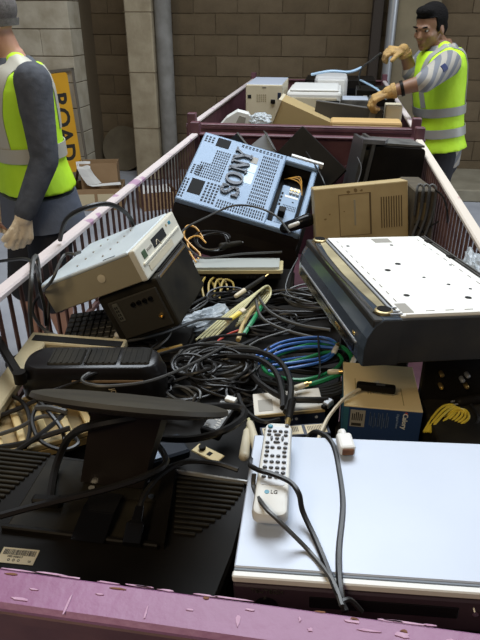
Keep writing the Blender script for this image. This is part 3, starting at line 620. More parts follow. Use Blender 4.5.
# ---- black tube monitor at the rear right
t = thing('tube_monitor', 'black tube monitor with dusty bezel standing at the rear right of the heap', 'monitor', (0.090, 2.40, 0.955), (-3.7, 3.2, 7))
MB().loft([[V((x, y, z)) for x, z in rrect(0.055 - q, 0.268 + q * .3, 0.0 - q * .2, 0.215 + q * .3, 0.016)] for y, q in ((0.0, -0.006), (0.008, 0.0), (0.22, 0.004))]).build('rear_housing', m_black, t, smooth=True)
for x, h in ((-0.005, 0.232), (0.030, 0.236)):
    MB().loft([[V((x0 + x + z * 0.10, y, z)) for x0, y in ((0, -0.012), (0.014, -0.012), (0.014, 0.25), (0, 0.25))] for z in (0, h)]).build('bezel_frame', mat('worn_grey_bezel', (0.05, 0.05, 0.05), 0.35), t)
MB().span((0.020, 0.0, 0.0), (0.056, 0.24, 0.20), 0.002).build('tube_face', m_black_gloss, t)
MB().loft([[V((x, y, z)) for x, y in ((0.02, 0.01), (0.262, 0.01), (0.26, 0.23), (0.03, 0.24))] for z in (0.218, 0.226)]).build('dusty_top', m_dustgrey, t)
MB().loft([[V((x, y, z)) for x, y in ((0.015, -0.014), (0.10, -0.014), (0.13, 0.08), (0.02, 0.06))] for z in (0.222, 0.238)]).build('torn_cover', mat('grey_black_film', (0.07, 0.072, 0.08), 0.3, col2=(0.16, 0.16, 0.17), scale=22), t)
MB().tube(spline([(0.0, -0.016, 0.17), (0.02, -0.02, 0.13), (0.012, -0.02, 0.07), (-0.01, -0.016, 0.0)], 6), 0.002, 5).build('bezel_wire', m_steel, t)

# ---- yellowed beige computer, front panel to the camera
t = thing('beige_computer', 'yellowed beige computer lying on its side with a vent grille and drive door', 'computer', (-0.028, 1.965, 0.895), (-10, -5.5, 9.0))
W, Hh, D = 0.318, 0.205, 0.10
MB().span((0, 0.012, 0), (W, D, Hh), 0.003).build('case', m_beige, t)
fp = MB().span((0, 0, 0), (W, 0.014, Hh), 0.004, 2).build('front_panel', m_beige, t)
def outline(mb, x0, x1, z0, z1, th=0.0018, y=-0.0008):
    mb.span((x0, y, z0), (x1, 0.001, z0 + th)); mb.span((x0, y, z1 - th), (x1, 0.001, z1)); mb.span((x0, y, z0), (x0 + th, 0.001, z1)); mb.span((x1 - th, y, z0), (x1, 0.001, z1))
mb = MB(); outline(mb, 0.082, 0.190, 0.035, 0.178); mb.span((0.186, -0.001, 0.035), (0.192, 0.001, 0.178)); mb.build('door_gap', mat('brown_gap', (0.12, 0.08, 0.035), 0.9), fp)
MB().span((0.133, -0.0015, 0.07), (0.139, 0.001, 0.158), 0.001).build('catch', m_tan_side, fp)
g = MB()
for i in range(9):
    g.span((0.225 + i * 0.0085, -0.0008, 0.052), (0.2285 + i * 0.0085, 0.001, 0.158))
g.build('grille_slots', mat('brown_slot', (0.10, 0.065, 0.025), 0.9), fp, kind='stuff')
st_ = MB(); rs = random.Random(8)
for x, z, r in ((0.035, 0.10, .006), (0.05, 0.115, .004), (0.115, 0.185, .007), (0.14, 0.188, .009), (0.16, 0.186, .006), (0.10, 0.12, .003)): st_.prism([(x + r * rs.uniform(.5, 1.3) * math.cos(a), z + r * rs.uniform(.3, .9) * math.sin(a)) for a in [2 * math.pi * k / 9 for k in range(9)]], -0.0006, 0.0005)
st_.xf(Matrix.Rotation(R(90), 4, 'X')).xf(Matrix.Translation((0, 0.0002, 0))).build('grime_marks', mat('brown_grime', (0.20, 0.13, 0.05), 0.9), fp, kind='stuff')

# ---- dusty dark wire basket unit at the right bars
t = thing('wire_basket', 'dusty brown metal basket with bent black wire handles at the right bars', 'basket', (0.296, 2.02, 0.90), (-4, 0, 6))
MB().span((-0.012, -0.02, 0), (0.062, 0.25, 0.20), 0.004).build('basket_body', m_brownmesh, t)
MB().span((0.003, -0.0225, 0.10), (0.032, -0.019, 0.16), 0.001).build('label', mat('faded_brown_label', (0.16, 0.12, 0.055), 0.8), t)
for k in range(3):
    x = -0.010 + k * 0.020
    MB().tube(spline([(x, -0.03, 0.12), (x - 0.002, -0.035, 0.19), (x + 0.004, -0.02, 0.215), (x + 0.016, -0.02, 0.218), (x + 0.022, -0.03, 0.20), (x + 0.018, -0.035, 0.12), (x + 0.0, -0.04, 0.05), (x - 0.01, -0.04, 0.0)], 6), 0.0042, 7).build('wire_handle', m_rubber_grey, t, smooth=True)
MB().tube(spline([(-0.01, -0.03, 0.04), (0.03, -0.032, 0.07), (0.075, -0.03, 0.10)], 6), 0.0028, 6).build('wire_brace', m_black, t, smooth=True)
MB().tube(spline([(-0.005, -0.03, 0.09), (0.03, -0.032, 0.06), (0.075, -0.03, 0.01)], 6), 0.0028, 6).build('wire_brace', m_black, t, smooth=True)
MB().tube(spline([(0.05, -0.03, 0.205), (0.068, -0.06, 0.19), (0.074, -0.10, 0.16), (0.074, -0.13, 0.12)], 6), 0.0032, 6).build('wire_rim', m_black, t, smooth=True)

# ---- slim player
t = thing('slim_player', 'slim disc player with cream lid over black base lying flat mid heap', 'player', (-0.440, 1.690, 0.886), (-12.5, -2.0, 4.5))
W, D = 0.315, 0.20
MB().span((0.004, 0.004, -0.018), (W - 0.004, D, 0.002), 0.004).build('base', m_black, t)
MB().prism(rrect(0, W, 0, D, 0.012), 0.002, 0.012).build('tray', mat('olive_cream_plastic', (0.52, 0.44, 0.23), 0.4), t)
MB().prism(rrect(0.006, W - 0.012, 0.006, D - 0.004, 0.014), 0.0115, 0.0215).build('lid', mat('pale_blue_grey_lid', (0.50, 0.52, 0.48), 0.3, 0.1), t)
for x in (0.02, 0.037, 0.054): MB().span((x, 0.001, -0.013), (x + 0.011, 0.005, -0.006), 0.001).build('port', m_print, t)
for x in (0.20, 0.212, 0.222, 0.245): MB().span((x, 0.001, -0.014), (x + 0.008, 0.005, -0.005), 0.001).build('port', m_hole, t)

# ---- keyboard below the pale computer
t = thing('keyboard', 'dusty black keyboard jammed under the pale computer by the left rail', 'keyboard')
pose(t, at(60, 346, 0.900), at(122, 338, 0.925), at(72, 312, 0.930))
MB().span((0, 0, -0.016), (0.20, 0.125, 0), 0.003).build('base', m_black, t)
me = None
for r_ in range(6):
    for c in range(11):
        b = MB().span((0.006 + c * 0.0173, 0.006 + r_ * 0.0185, 0), (0.0215 + c * 0.0173, 0.022 + r_ * 0.0185, 0.006), 0.0018) if me is None else None
        if b is not None:
            o = b.build('key', mat('dusty_key', (0.030, 0.027, 0.020), 0.5, col2=(0.20, 0.15, 0.07), scale=30, amt=0.25, sharp=True), t); me = o.data
        else:
            o = bpy.data.objects.new('key', me); COL.objects.link(o); o.parent = t; o.location = (c * 0.0173, r_ * 0.0185, 0)

# ---- rounded black appliance
t = thing('rounded_appliance', 'black moulded appliance with rounded end, pale mark on its side, left of the cable heap', 'appliance', (-0.447, 0.952, 0.892), (0, 0, 9))
prof = []
sil = rrect(-0.14, 0.15, -0.044, 0.050, 0.038, 6)
MB().loft([[V((x * q, y * q, z)) for x, y in sil] for z, q in ((0, 0.90), (0.012, 0.97), (0.06, 1.0), (0.092, 0.985), (0.100, 0.955), (0.106, 0.94), (0.118, 0.91), (0.122, 0.87))]).build('body', m_black_semi, t, smooth=True)
for x0, x1 in ((-0.08, -0.012), (-0.004, 0.055), (0.063, 0.12)): MB().span((x0, -0.026, 0.120), (x1, 0.034, 0.125), 0.003).build('raised_panel', m_black_dusty, t)
rg = MB()
for i in range(17): rg.span((-0.078 + i * 0.0118, -0.023, 0.1245), (-0.074 + i * 0.0118, 0.031, 0.1265))
rg.build('top_ribs', m_dustgrey if False else m_black_dusty, t, kind='stuff')
MB().span((-0.03, -0.0445, 0.092), (0.11, -0.0415, 0.0975), 0.001).build('brown_edge_strip', mat('brown_edge', (0.20, 0.13, 0.07), 0.5), t)  # brown strip along the upper front edge
text('lettering', 'JDF', 0.014, m_label, t, (0.050, -0.0452, 0.070), (90, 75, 0))
MB().cyl((0.02, -0.045, 0.03), (0.02, -0.045, 0.045), 0.004, n=10).build('copper_stud', m_brass, t)

# ---- cream lid panel with dark groove and black arm; beige slatted frame below
t = thing('plastic_casing', 'broken cream casing panel with dark groove behind the rounded black appliance', 'panel')
pose(t, V((-0.634, 0.78, 0.950)), V((-0.43, 0.78, 0.950)), V((-0.634, 1.06, 0.990)))
MB().span((0, 0.0, -0.02), (0.046, 0.30, 0), 0.003).span((0.042, 0.262, -0.02), (0.22, 0.30, 0), 0.003).build('sheet', mat('pale_cream_panel', (0.50, 0.42, 0.25), 0.5, col2=(0.44, 0.36, 0.2), scale=8), t)
MB().span((0.012, 0.268, -0.001), (0.215, 0.288, 0.0015), 0.0005).build('groove', m_hole, t)
t = thing('bracket_arm', 'black plastic arm with round pivot lying on the cream panel', 'arm')
a, b = at(-6, 334, 1.012), at(20, 377, 1.0)
d = (b - a).normalized()
MB().box((a + b) / 2, ((b - a).length, 0.017, 0.014), d.to_track_quat('X', 'Z').to_matrix(), 0.003).build('bar', m_black, t)
MB().cyl(b + V((0, 0, -0.012)), b + V((0, 0, 0.012)), 0.012, n=18).build('pivot', m_black, t)
t = thing('slatted_tray', 'yellow beige plastic tray with open slats at the left edge of the heap', 'tray')
pose(t, at(-2, 458, 0.935), at(78, 434, 0.935), at(-2, 375, 0.945))
for y in (0.0, 0.15): MB().span((0, y, -0.012), (0.17, y + 0.012, 0), 0.002).build('tray_edge', m_beige, t)
for i in range(5): MB().span((0.0 + i * 0.040, 0.008, -0.010), (0.014 + i * 0.040, 0.155, -0.001), 0.002).build('slat', mat('honey_cream_plastic', (0.56, 0.42, 0.19), 0.5), t)
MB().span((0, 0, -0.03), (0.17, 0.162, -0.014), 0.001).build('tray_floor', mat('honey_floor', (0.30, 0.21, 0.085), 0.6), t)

# ---- cartons under the big recorder
t = thing('printed_carton', 'cream topped carton with dark blue printed side under the upturned recorder', 'carton')
pose(t, at(344, 405, 0.985), at(426, 412, 0.985), at(350, 345, 0.975))
W, D, Hh = 0.141, 0.165, 0.075
MB().span((0, 0, -0.003), (W, D, 0), 0.0008).build('top_flap', m_box_tan, t)
fs = MB().span((0, 0, -Hh), (W, 0.003, -0.003), 0.0006).build('printed_side', m_box_blue, t)
MB().span((0.0, 0.003, -Hh), (0.003, D, -0.003), 0.0005).build('left_side', m_box_teal, t); MB().span((W - 0.003, 0.003, -Hh), (W, D, -0.003), 0.0005).build('right_side', m_box_teal, t)
MB().span((0.003, D - 0.003, -Hh), (W - 0.003, D, -0.003)).build('back_side', m_box_tan, t); MB().span((0.003, 0.003, -Hh), (W - 0.003, D - 0.003, -Hh + 0.003)).build('bottom', m_box_tan, t)
MB().span((0.0, -0.0005, -Hh), (0.010, 0.001, -0.004)).build('teal_band', m_box_teal, fs)
sk = MB().span((0.013, -0.001, -0.044), (0.040, 0.0005, -0.008)).build('sticker', m_label_grey, fs)
pm = MB(); rt_ = random.Random(2)
for i in range(6): pm.span((0.016 + i * 0.0035, -0.0013, -0.030), (0.018 + i * 0.0035, -0.0009, -0.012 - rt_.random() * .004))
pm.span((0.016, -0.0013, -0.042), (0.034, -0.0009, -0.036)); pm.build('sticker_print', m_ink, fs, kind='stuff')
tp = MB()
for c in range(5):
    for k in range(2): tp.span((0.048 + c * 0.0075, -0.0008, -0.044 + rt_.random() * 0.008), (0.0495 + c * 0.0075, 0.0005, -0.010 - rt_.random() * .003))
    tp.span((0.0515 + c * 0.0075, -0.0008, -0.040), (0.0525 + c * 0.0075, 0.0005, -0.014 - rt_.random() * .008))
tp.build('small_print', mat('slate_print', (0.10, 0.14, 0.22), 0.8), fs, kind='stuff')
text('lettering', 'Calory', 0.0125, mat('white_print', (0.62, 0.62, 0.58), 0.7), fs, (0.111, -0.001, -0.024), (90, 90, 0), offset=0.0003)
text('lettering', 'Digital Voice', 0.006, mat('steel_blue_print', (0.20, 0.27, 0.40), 0.7), fs, (0.098, -0.001, -0.025), (90, 90, 0))
MB().cyl((0, 0, 0), (0, -0.0012, 0), 0.0026, n=14).build('red_dot', m_red_cable, fs, loc=(0.1125, 0, -0.0075))
pr2 = MB()
for c, (x, y0, y1) in enumerate(((0.022, 0.055, 0.10), (0.045, 0.045, 0.09), (0.050, 0.045, 0.085), (0.055, 0.05, 0.085), (0.072, 0.05, 0.085), (0.0755, 0.05, 0.085), (0.108, 0.015, 0.075))): pr2.span((x, y0, 0), (x + 0.0014, y1, 0.0004))
pr2.build('fine_print', mat('tan_print', (0.40, 0.30, 0.13), 0.8), t, kind='stuff')
# black pen like power supply on it
t = thing('power_brick', 'slim black power brick lying on the cream topped carton', 'adapter')
pose(t, at(356, 391, 0.991), at(410, 397, 0.991), at(358, 378, 0.991))
MB().span((0, 0, 0), (0.072, 0.014, 0.016), 0.004, 2).build('body', m_black, t)
MB().span((0.036, 0.003, 0.0157), (0.052, 0.011, 0.0165), 0.0003).build('mark', m_button, t)
# white topped carton with two tone sticker
t = thing('white_carton', 'white topped small carton with navy sides and grey picture sticker beside the coiled cables', 'carton')
pose(t, at(254, 416, 0.945), at(337, 408, 0.960), at(259, 383, 0.945))
W, D, Hh = 0.135, 0.075, 0.05
MB().span((0, 0, -Hh), (W, D, -0.002), 0.001).build('box', m_navy, t)
MB().span((0.001, 0.001, -0.003), (W - 0.001, D - 0.001, 0), 0.0005).build('white_top', mat('cream_white_card', (0.62, 0.58, 0.50), 0.6), t)
MB().span((0.010, 0.012, -0.0005), (0.038, 0.050, 0.0006)).build('picture_sticker', m_label_grey, t)
MB().span((0.0, -0.0006, -0.006), (W, 0.003, 0.0004), 0.0003).build('tan_edge', m_beige, t)
for x in (0.060, 0.070, 0.080, 0.118): MB().cyl((x, -0.0005, -0.016), (x, 0.002, -0.016), 0.003, n=10).build('dot', m_print_pale, t)
t = thing('sticker_box', 'navy box with row of cream stickers just behind the remote control', 'box')
pose(t, at(262, 438, 0.975), at(342, 432, 0.975), at(266, 420, 0.975))
W, D, Hh = 0.122, 0.030, 0.05
MB().span((0, 0, -Hh), (W, D, 0), 0.001).build('body', m_navy, t)
for x0, x1 in ((0.004, 0.042), (0.050, 0.074), (0.080, 0.116)):
    s_ = MB().span((x0, 0.003, -0.0003), (x1, 0.026, 0.0006)).build('sticker', m_label, t)
    b_ = MB()
    for k in range(int((x1 - x0 - 0.006) / 0.003)): b_.span((x0 + 0.003 + k * 0.003, 0.010, 0.0004), (x0 + 0.0045 + k * 0.003, 0.023, 0.0009))
    b_.build('print', m_print, s_, kind='stuff')

# ---- dark unit with brass sockets at the right edge
t = thing('black_tuner', 'black tuner with brass sockets in shadow right of the blue sided carton', 'tuner', (0.226, 0.790, 0.965), (0, 0, 8))
MB().span((0.0, 0.0, -0.42), (0.135, 0.21, 0), 0.003).build('case', m_black_dusty, t); MB().span((0.0, 0.19, -0.01), (0.130, 0.21, 0.10), 0.003).build('rear_plate', m_black, t)
for x, y, m in ((0.030, 0.062, m_brass), (0.033, 0.035, m_brass), (0.070, 0.050, m_steel), (0.078, 0.060, m_steel), (0.080, 0.036, m_brass)):
    MB().lathe([(0.0042, 0), (0.0042, 0.012), (0.0025, 0.014), (0.0008, 0.014)], 12).build('socket', m, t, loc=(x, 0.190, y), rot=(90, 0, 0), smooth=True)

# ---- small parts between monitor and coils
t = thing('power_adapter', 'black power adapter with silver rating sticker leaning in the cable heap', 'adapter')
pose(t, at(199, 428, 0.945), at(224, 436, 0.945), at(219, 388, 0.965))
MB().span((0, 0, -0.022), (0.040, 0.085, 0), 0.004, 2).build('body', m_black, t)
lb = MB().span((0.005, 0.008, -0.0002), (0.036, 0.078, 0.0007)).build('sticker', mat('dark_sticker', (0.09, 0.085, 0.075), 0.4), t)
b_ = MB()
for k in range(11):
    for j in range(3):
        if rt_.random() < .75: b_.span((0.007 + j * 0.009, 0.011 + k * 0.006, 0.0006), (0.007 + j * 0.009 + rt_.uniform(.003, .008), 0.0135 + k * 0.006, 0.001))
b_.build('print', mat('pale_print2', (0.50, 0.47, 0.40), 0.5), lb, kind='stuff')
MB().span((0.012, 0.080, -0.004), (0.034, 0.092, 0.006), 0.001).build('white_tab', m_white_plastic, t)
t = thing('cream_wall_plate', 'cream socket plate with dark square hole lying by the monitor', 'plate')
pose(t, at(191, 450, 0.960), at(225, 467, 0.965), at(196, 437, 0.962))
MB().span((0, 0, -0.004), (0.058, 0.021, 0), 0.0012).build('plate', mat('aged_cream_plate', (0.60, 0.47, 0.22), 0.5), t)
MB().span((0.030, 0.006, -0.0005), (0.038, 0.014, 0.0006)).build('square_hole', m_hole, t); MB().cyl((0.015, 0.013, -0.001), (0.015, 0.013, 0.006), 0.006, n=14).build('knob', m_black, t)
for i, (p, q, r_) in enumerate((((233, 444), (247, 432), (244, 456)), ((242, 436), (250, 424), (258, 452)))):
    t = thing('white_plug', ('cream moulded plug lying beside the remote control, lower of two', 'cream moulded plug beside the remote control, upper of two')[i], 'plug', group='cream plugs by the remote')
    A, B = at(*q, 0.965), at(*r_, 0.975)
    MB().capsule(A, B, 0.007, 0.009, 10).build('body', m_white_cable, t, smooth=True)
    MB().cyl(A, A + (A - B).normalized() * 0.018, 0.003, n=8).build('boot', m_cream_cable, t)
t = thing('orange_tab', 'small amber plastic tab between the adapter and the black coils', 'tab')
pose(t, at(203, 416, 0.965), at(210, 417, 0.965), at(201, 411, 0.965)); MB().span((0, 0, -0.004), (0.010, 0.010, 0.001), 0.001).build('tab', m_orange_cable, t)
t = thing('amber_strip', 'narrow amber strip beside the cream plugs and remote control', 'strip')
pose(t, at(246, 424, 0.958), at(259, 438, 0.962), at(249, 422, 0.958)); MB().span((0, 0, -0.003), (0.028, 0.005, 0.001), 0.001).build('strip', m_orange_cable, t)
t = thing('silver_casing', 'blue grey glossy casing corner showing between stand neck and cables', 'casing')
pose(t, at(150, 462, 0.935), at(196, 448, 0.935), at(160, 425, 0.930)); MB().span((0, 0, -0.02), (0.075, 0.06, 0), 0.004).build('shell', mat('blue_black_shell', (0.03, 0.034, 0.042), 0.18), t); MB().span((0.002, 0.002, -0.001), (0.022, 0.05, 0.001), 0.0005).build('pale_band', mat('blue_silver_band', (0.22, 0.26, 0.32), 0.25), t)

# ---- crumpled films
def crumple(c, r, seed, name, label):
    mb = MB(); bmesh.ops.create_icosphere(mb.bm, subdivisions=4, radius=1.0)
    for v in mb.bm.verts:
        n = noise.noise(v.co * 2.1 + V((seed, 0, 0))) * 0.45 + abs(noise.noise(v.co * 5.0 + V((0, seed, 0)))) * 0.35
        q = v.co * (1 + n); v.co = V((q.x * r[0], q.y * r[1], q.z * r[2]))
    o = mb.build(name, m_bag, smooth=False); o.location = c; tag(o, label, 'bag'); return o
o = crumple(at(205, 322, 0.885), (0.078, 0.036, 0.026), 2.0, 'clear_bag', 'crumpled clear plastic bag among the cables in the middle of the heap'); o.rotation_euler = (0, R(-8), R(42))
o = crumple(V((0.335, 1.30, 1.105)), (0.022, 0.075, 0.035), 7.0, 'clear_bag', 'crumpled clear plastic bag on the right rail')

# ================================================================== ELECTRONICS IN THE REAR BIN
def slab(name, label, cat, a, b, m, bev=0.006, rot=(0, 0, 0)):
    t = thing(name, label, cat, ((a[0] + b[0]) / 2, (a[1] + b[1]) / 2, a[2]), rot)
    w_, d_, h_ = (b[i] - a[i] for i in range(3))
    MB().span((-w_ / 2, -d_ / 2, 0), (w_ / 2, d_ / 2, h_), bev, 2).build('case', m, t); return t, w_, d_, h_
t, w_, d_, h_ = slab('tower_computer', 'white tower computer lying in the rear bin, vented cream end facing the front', 'computer', (-0.565, 3.93, 0.90), (-0.335, 4.42, 1.235), m_cream)
MB().span((-w_ / 2 + 0.003, -d_ / 2 + 0.006, h_ - 0.003), (w_ / 2 - 0.003, d_ / 2, h_ + 0.002), 0.001).build('top_cover', m_silver_top, t)
v = MB()
for i in range(5):
    for j in range(4): v.span((-0.045 + i * 0.013, -d_ / 2 - 0.001, h_ - 0.10 + j * 0.012), (-0.037 + i * 0.013, -d_ / 2 + 0.001, h_ - 0.093 + j * 0.012))
v.build('vent_slots', mat('tan_slots', (0.30, 0.25, 0.16), 0.9), t, kind='stuff')
MB().span((-w_ / 2 + 0.012, -d_ / 2 - 0.0015, h_ - 0.082), (-w_ / 2 + 0.036, -d_ / 2 + 0.001, h_ - 0.060), 0.001).build('port', m_hole, t)
MB().span((w_ / 2 - 0.028, -d_ / 2 - 0.0015, h_ - 0.085), (w_ / 2 - 0.006, -d_ / 2 + 0.001, h_ - 0.045), 0.001).build('blue_port', m_navy, t)
MB().span((w_ / 2 - 0.07, -d_ / 2 - 0.012, h_ - 0.11), (w_ / 2 - 0.042, -d_ / 2 + 0.001, h_ - 0.085), 0.003).build('plug', m_black, t)
MB().span((-0.01, -d_ / 2 - 0.0015, h_ - 0.02), (0.015, -d_ / 2 + 0.001, h_ - 0.012), 0.001).build('badge', m_print, t)
t, w_, d_, h_ = slab('laser_printer', 'large white printer in the rear bin with rounded top and dark slot', 'printer', (-0.315, 4.02, 0.88), (0.035, 4.50, 1.19), m_white_plastic, 0.02)
MB().span((-w_ / 2 + 0.02, -d_ / 2 + 0.01, h_ - 0.004), (w_ / 2 - 0.02, d_ / 2 - 0.02, h_ + 0.012), 0.01, 2).build('paper_lid', m_white_plastic, t)
MB().span((-w_ / 2 + 0.03, -d_ / 2 - 0.003, 0.03), (w_ / 2 - 0.03, -d_ / 2 + 0.002, h_ - 0.035), 0.004).build('front_cover', m_cream, t)
MB().span((w_ / 2 - 0.10, -d_ / 2 - 0.004, h_ - 0.085), (w_ / 2 - 0.01, -d_ / 2, h_ - 0.050), 0.002).build('dark_slot', m_hole, t)
t, w_, d_, h_ = slab('flatbed_scanner', 'pale grey scanner with rounded lid standing behind the white printer', 'scanner', (-0.16, 4.55, 0.90), (0.075, 4.90, 1.235), mat('pale_grey_scanner', (0.55, 0.54, 0.52), 0.5), 0.025)
MB().span((-w_ / 2 + 0.02, -d_ / 2 - 0.003, 0.05), (w_ / 2 - 0.02, -d_ / 2 + 0.004, h_ - 0.02), 0.004).build('lid_panel', m_white_plastic, t)
# cream wedge shaped monitor hood leaning
t = thing('beige_monitor', 'tan tube monitor hood lying tilted behind the front beam of the rear bin', 'monitor', (-0.355, 3.36, 1.05))
MB().loft([[V((x, y, z)) for x, z in ((0.0, 0.0), (0.355, 0.0), (0.35, 0.05), (0.065, 0.165))] for y in (0.0, 0.26)]).build('hood', mat('tan_monitor_plastic', (0.42, 0.31, 0.145), 0.5), t)
MB().loft([[V((x, y, z)) for x, z in ((0.0 - 0.012, 0.0), (0.004, 0.0), (0.069, 0.165), (0.053, 0.17))] for y in (-0.01, 0.27)]).build('front_frame', m_cream, t)
t, w_, d_, h_ = slab('keyboard_case', 'flat tan casing resting along the front beam of the rear bin', 'casing', (-0.02, 3.22, 1.06), (0.345, 3.36, 1.135), mat('orange_tan_plastic', (0.55, 0.36, 0.145), 0.5), 0.012)
MB().span((-w_ / 2 + 0.01, -d_ / 2 - 0.002, 0.015), (w_ / 2 - 0.01, -d_ / 2 + 0.003, h_ - 0.02), 0.002).build('front_strip', m_beige, t)
t = thing('dark_monitor', 'dark grey flat monitor lying on the tan casing in the rear bin', 'monitor', (0.065, 3.50, 1.055), (0, 6, -4))
MB().span((-0.185, -0.015, 0), (0.185, 0.02, 0.125), 0.004).build('housing', mat('charcoal_plastic', (0.040, 0.037, 0.033), 0.5), t)
MB().span((0.115, -0.018, 0.02), (0.150, -0.014, 0.105), 0.001).build('grey_panel', m_print, t)
MB().span((-0.185, -0.016, 0.120), (0.185, 0.02, 0.127), 0.001).build('top_edge', mat('charcoal_edge', (0.09, 0.085, 0.08), 0.5), t)
t, w_, d_, h_ = slab('cream_speaker', 'small cream box speaker at the right end of the rear bin', 'speaker', (0.275, 3.46, 1.05), (0.362, 3.60, 1.185), m_cream, 0.006)
MB().span((-w_ / 2 + 0.01, -d_ / 2 - 0.002, 0.05), (w_ / 2 - 0.01, -d_ / 2 + 0.002, h_ - 0.015), 0.002).build('grille', m_label, t)
t, w_, d_, h_ = slab('silver_drive', 'silver grey drive lying on the dark flat monitor in the rear bin', 'drive', (0.03, 3.75, 1.13), (0.20, 3.95, 1.175), m_dustgrey, 0.004)
MB().span((-w_ / 2 + 0.01, -d_ / 2 + 0.01, h_ - 0.001), (w_ / 2 - 0.01, d_ / 2 - 0.01, h_ + 0.003), 0.001).build('cover_plate', m_silver_top, t)
t, w_, d_, h_ = slab('black_player', 'black box player with grey ports under the man\'s hands', 'player', (0.13, 4.05, 1.08), (0.37, 4.35, 1.20), m_black, 0.004)
for k in range(3): MB().span((-0.08 + k * 0.04, -d_ / 2 - 0.002, 0.06), (-0.055 + k * 0.04, -d_ / 2 + 0.002, 0.09), 0.001).build('port', m_label_grey, t)
t, w_, d_, h_ = slab('black_long_unit', 'long black unit lying along the far rail of the rear bin', 'player', (-0.25, 5.05, 1.05), (0.30, 5.45, 1.17), m_black, 0.004)
MB().span((-w_ / 2 + 0.02, -d_ / 2 - 0.003, 0.02), (w_ / 2 - 0.02, -d_ / 2 + 0.001, 0.06), 0.001).build('fascia', m_black_gloss, t)
# white moulded part and foil at front left of the rear bin
t = thing('white_moulding', 'white curved plastic moulding at the left of the rear bin', 'moulding', (-0.53, 3.38, 1.055), (0, 0, 8))
MB().loft([[V((x, y, z)) for x, z in ((-0.12, 0.0), (0.11, 0.0), (0.11, 0.02), (0.06, 0.085), (0.0, 0.10), (-0.06, 0.065))] for y in (-0.05, 0.06)]).build('shell', m_white_plastic, t)
MB().prism([(-0.02, 0.02), (0.035, 0.02), (0.045, 0.07), (0.01, 0.08)], 0, 0.004).xf(Matrix.Rotation(R(90), 4, 'X')).build('opening', m_label_grey, t, loc=(0, -0.0495, 0))
o = crumple(V((-0.40, 3.36, 1.115)), (0.055, 0.04, 0.028), 4.0, 'clear_bag', 'crumpled clear bag by the white moulding in the rear bin')
# low cases that carry them
crate((-0.66, 3.24, DK), (0.34, 3.60, 1.048), 'dark case along the front of the rear bin')
crate((-0.60, 3.90, DK), (0.36, 4.92, 0.88), 'dark case under the white tower and printer in the rear bin')
crate((0.02, 3.68, 0.532), (0.36, 3.88, 1.128), 'dark case under the silver grey drive in the rear bin')
crate((0.10, 4.0, 0.882), (0.37, 4.38, 1.078), 'dark case under the black box player in the rear bin')
crate((-0.27, 5.0, DK), (0.32, 5.48, 1.048), 'dark case under the long black unit in the rear bin')

# ================================================================== BEHIND THE LEFT RAIL
t = thing('road_sign', 'amber road works sign standing on end against the left pillar', 'sign')
p00, px_, py_ = V((-2.50, 5.86, 0.165)), V((-2.50, 5.86, 0.165)) + V((-0.60, 0.0, 0.03)), V((-2.60, 6.13, 1.145))
# local x = down the letters' line, y = up of the letters
def signpose(o, tl, bl, tr):
    x = (bl - tl).normalized(); y = (tr - tl); y = (y - x * y.dot(x)).normalized(); z = x.cross(y)
    M = Matrix((x, y, z)).transposed().to_4x4(); M.translation = tl; o.matrix_world = M
tr, tl, bl = V((-2.70, 6.10, 1.045)), V((-3.105, 6.10, 1.065)), V((-2.985, 5.93, 0.11))
signpose(t, tl, bl, tr)
L_, H_ = (bl - tl).length, 0.40
MB().prism(rrect(0, L_, 0, H_, 0.03), -0.004, 0).build('sheet', m_signyellow, t)
text('lettering', 'ROAD', 0.235, m_ink, t, (L_ * 0.535, 0.262, 0.001), offset=0.006, squash=1.02)
for x, y in ((0.20, 0.335), (L_ - 0.18, 0.335), (0.20, 0.07), (L_ - 0.18, 0.07)): MB().cyl((x, y, 0), (x, y, 0.003), 0.010, n=12).build('bolt', m_ink, t)
t = thing('steel_stand', 'thin dark metal stand leaning behind the amber sign at the pillar', 'frame')
tr2, tl2, bl2 = V((-2.655, 6.16, 1.10)), V((-3.11, 6.16, 1.105)), V((-3.0, 6.0, 0.02)); signpose(t, tl2, bl2, tr2)
L2 = (bl2 - tl2).length
MB().span((0, 0.43, -0.012), (L2, 0.455, 0.0)).build('long_bar', m_print, t); MB().span((0, 0, -0.012), (0.025, 0.455, 0.0)).build('short_bar', m_print, t)
# round board leaning at the wall between the pillars
t = tag(MB().lathe([(0.25, -0.012), (0.25, 0.012), (0.001, 0.013)], 44).build('round_board', m_board), 'round weathered board leaning on the wall between the two pillars', 'board')
t.matrix_world = Matrix.Translation((-2.47, 6.55, 0.14)) @ Matrix.Rotation(R(76), 4, 'X')
t.location = (-2.395, 6.72, 0.247)
# cartons on the floor
def carton(loc, rz, w_, d_, h_, label, flap=True, th=0.006):
    t = thing('cardboard_box', label, 'box', loc, (0, 0, rz))
    for nm, a, b in (('bottom', (-w_ / 2, -d_ / 2, 0), (w_ / 2, d_ / 2, th)), ('side', (-w_ / 2, -d_ / 2, th), (w_ / 2, -d_ / 2 + th, h_)), ('side', (-w_ / 2, d_ / 2 - th, th), (w_ / 2, d_ / 2, h_)), ('side', (-w_ / 2, -d_ / 2 + th, th), (-w_ / 2 + th, d_ / 2 - th, h_)), ('side', (w_ / 2 - th, -d_ / 2 + th, th), (w_ / 2, d_ / 2 - th, h_))):
        MB().span(a, b, 0.001).build(nm, m_card, t)
    return t
c1 = carton((-2.16, 5.28, 0), 14, 0.46, 0.36, 0.20, 'low open cardboard box with paper stickers on the floor beyond the left rail')
for x in (-0.10, 0.08): MB().span((x - 0.075, -0.183, 0.05), (x + 0.075, -0.179, 0.155)).build('paper_sticker', m_label, c1)
c2 = carton((-2.145, 5.315, 0.008), 14, 0.34, 0.20, 0.40, 'taller open cardboard box standing inside the low one, flaps up')
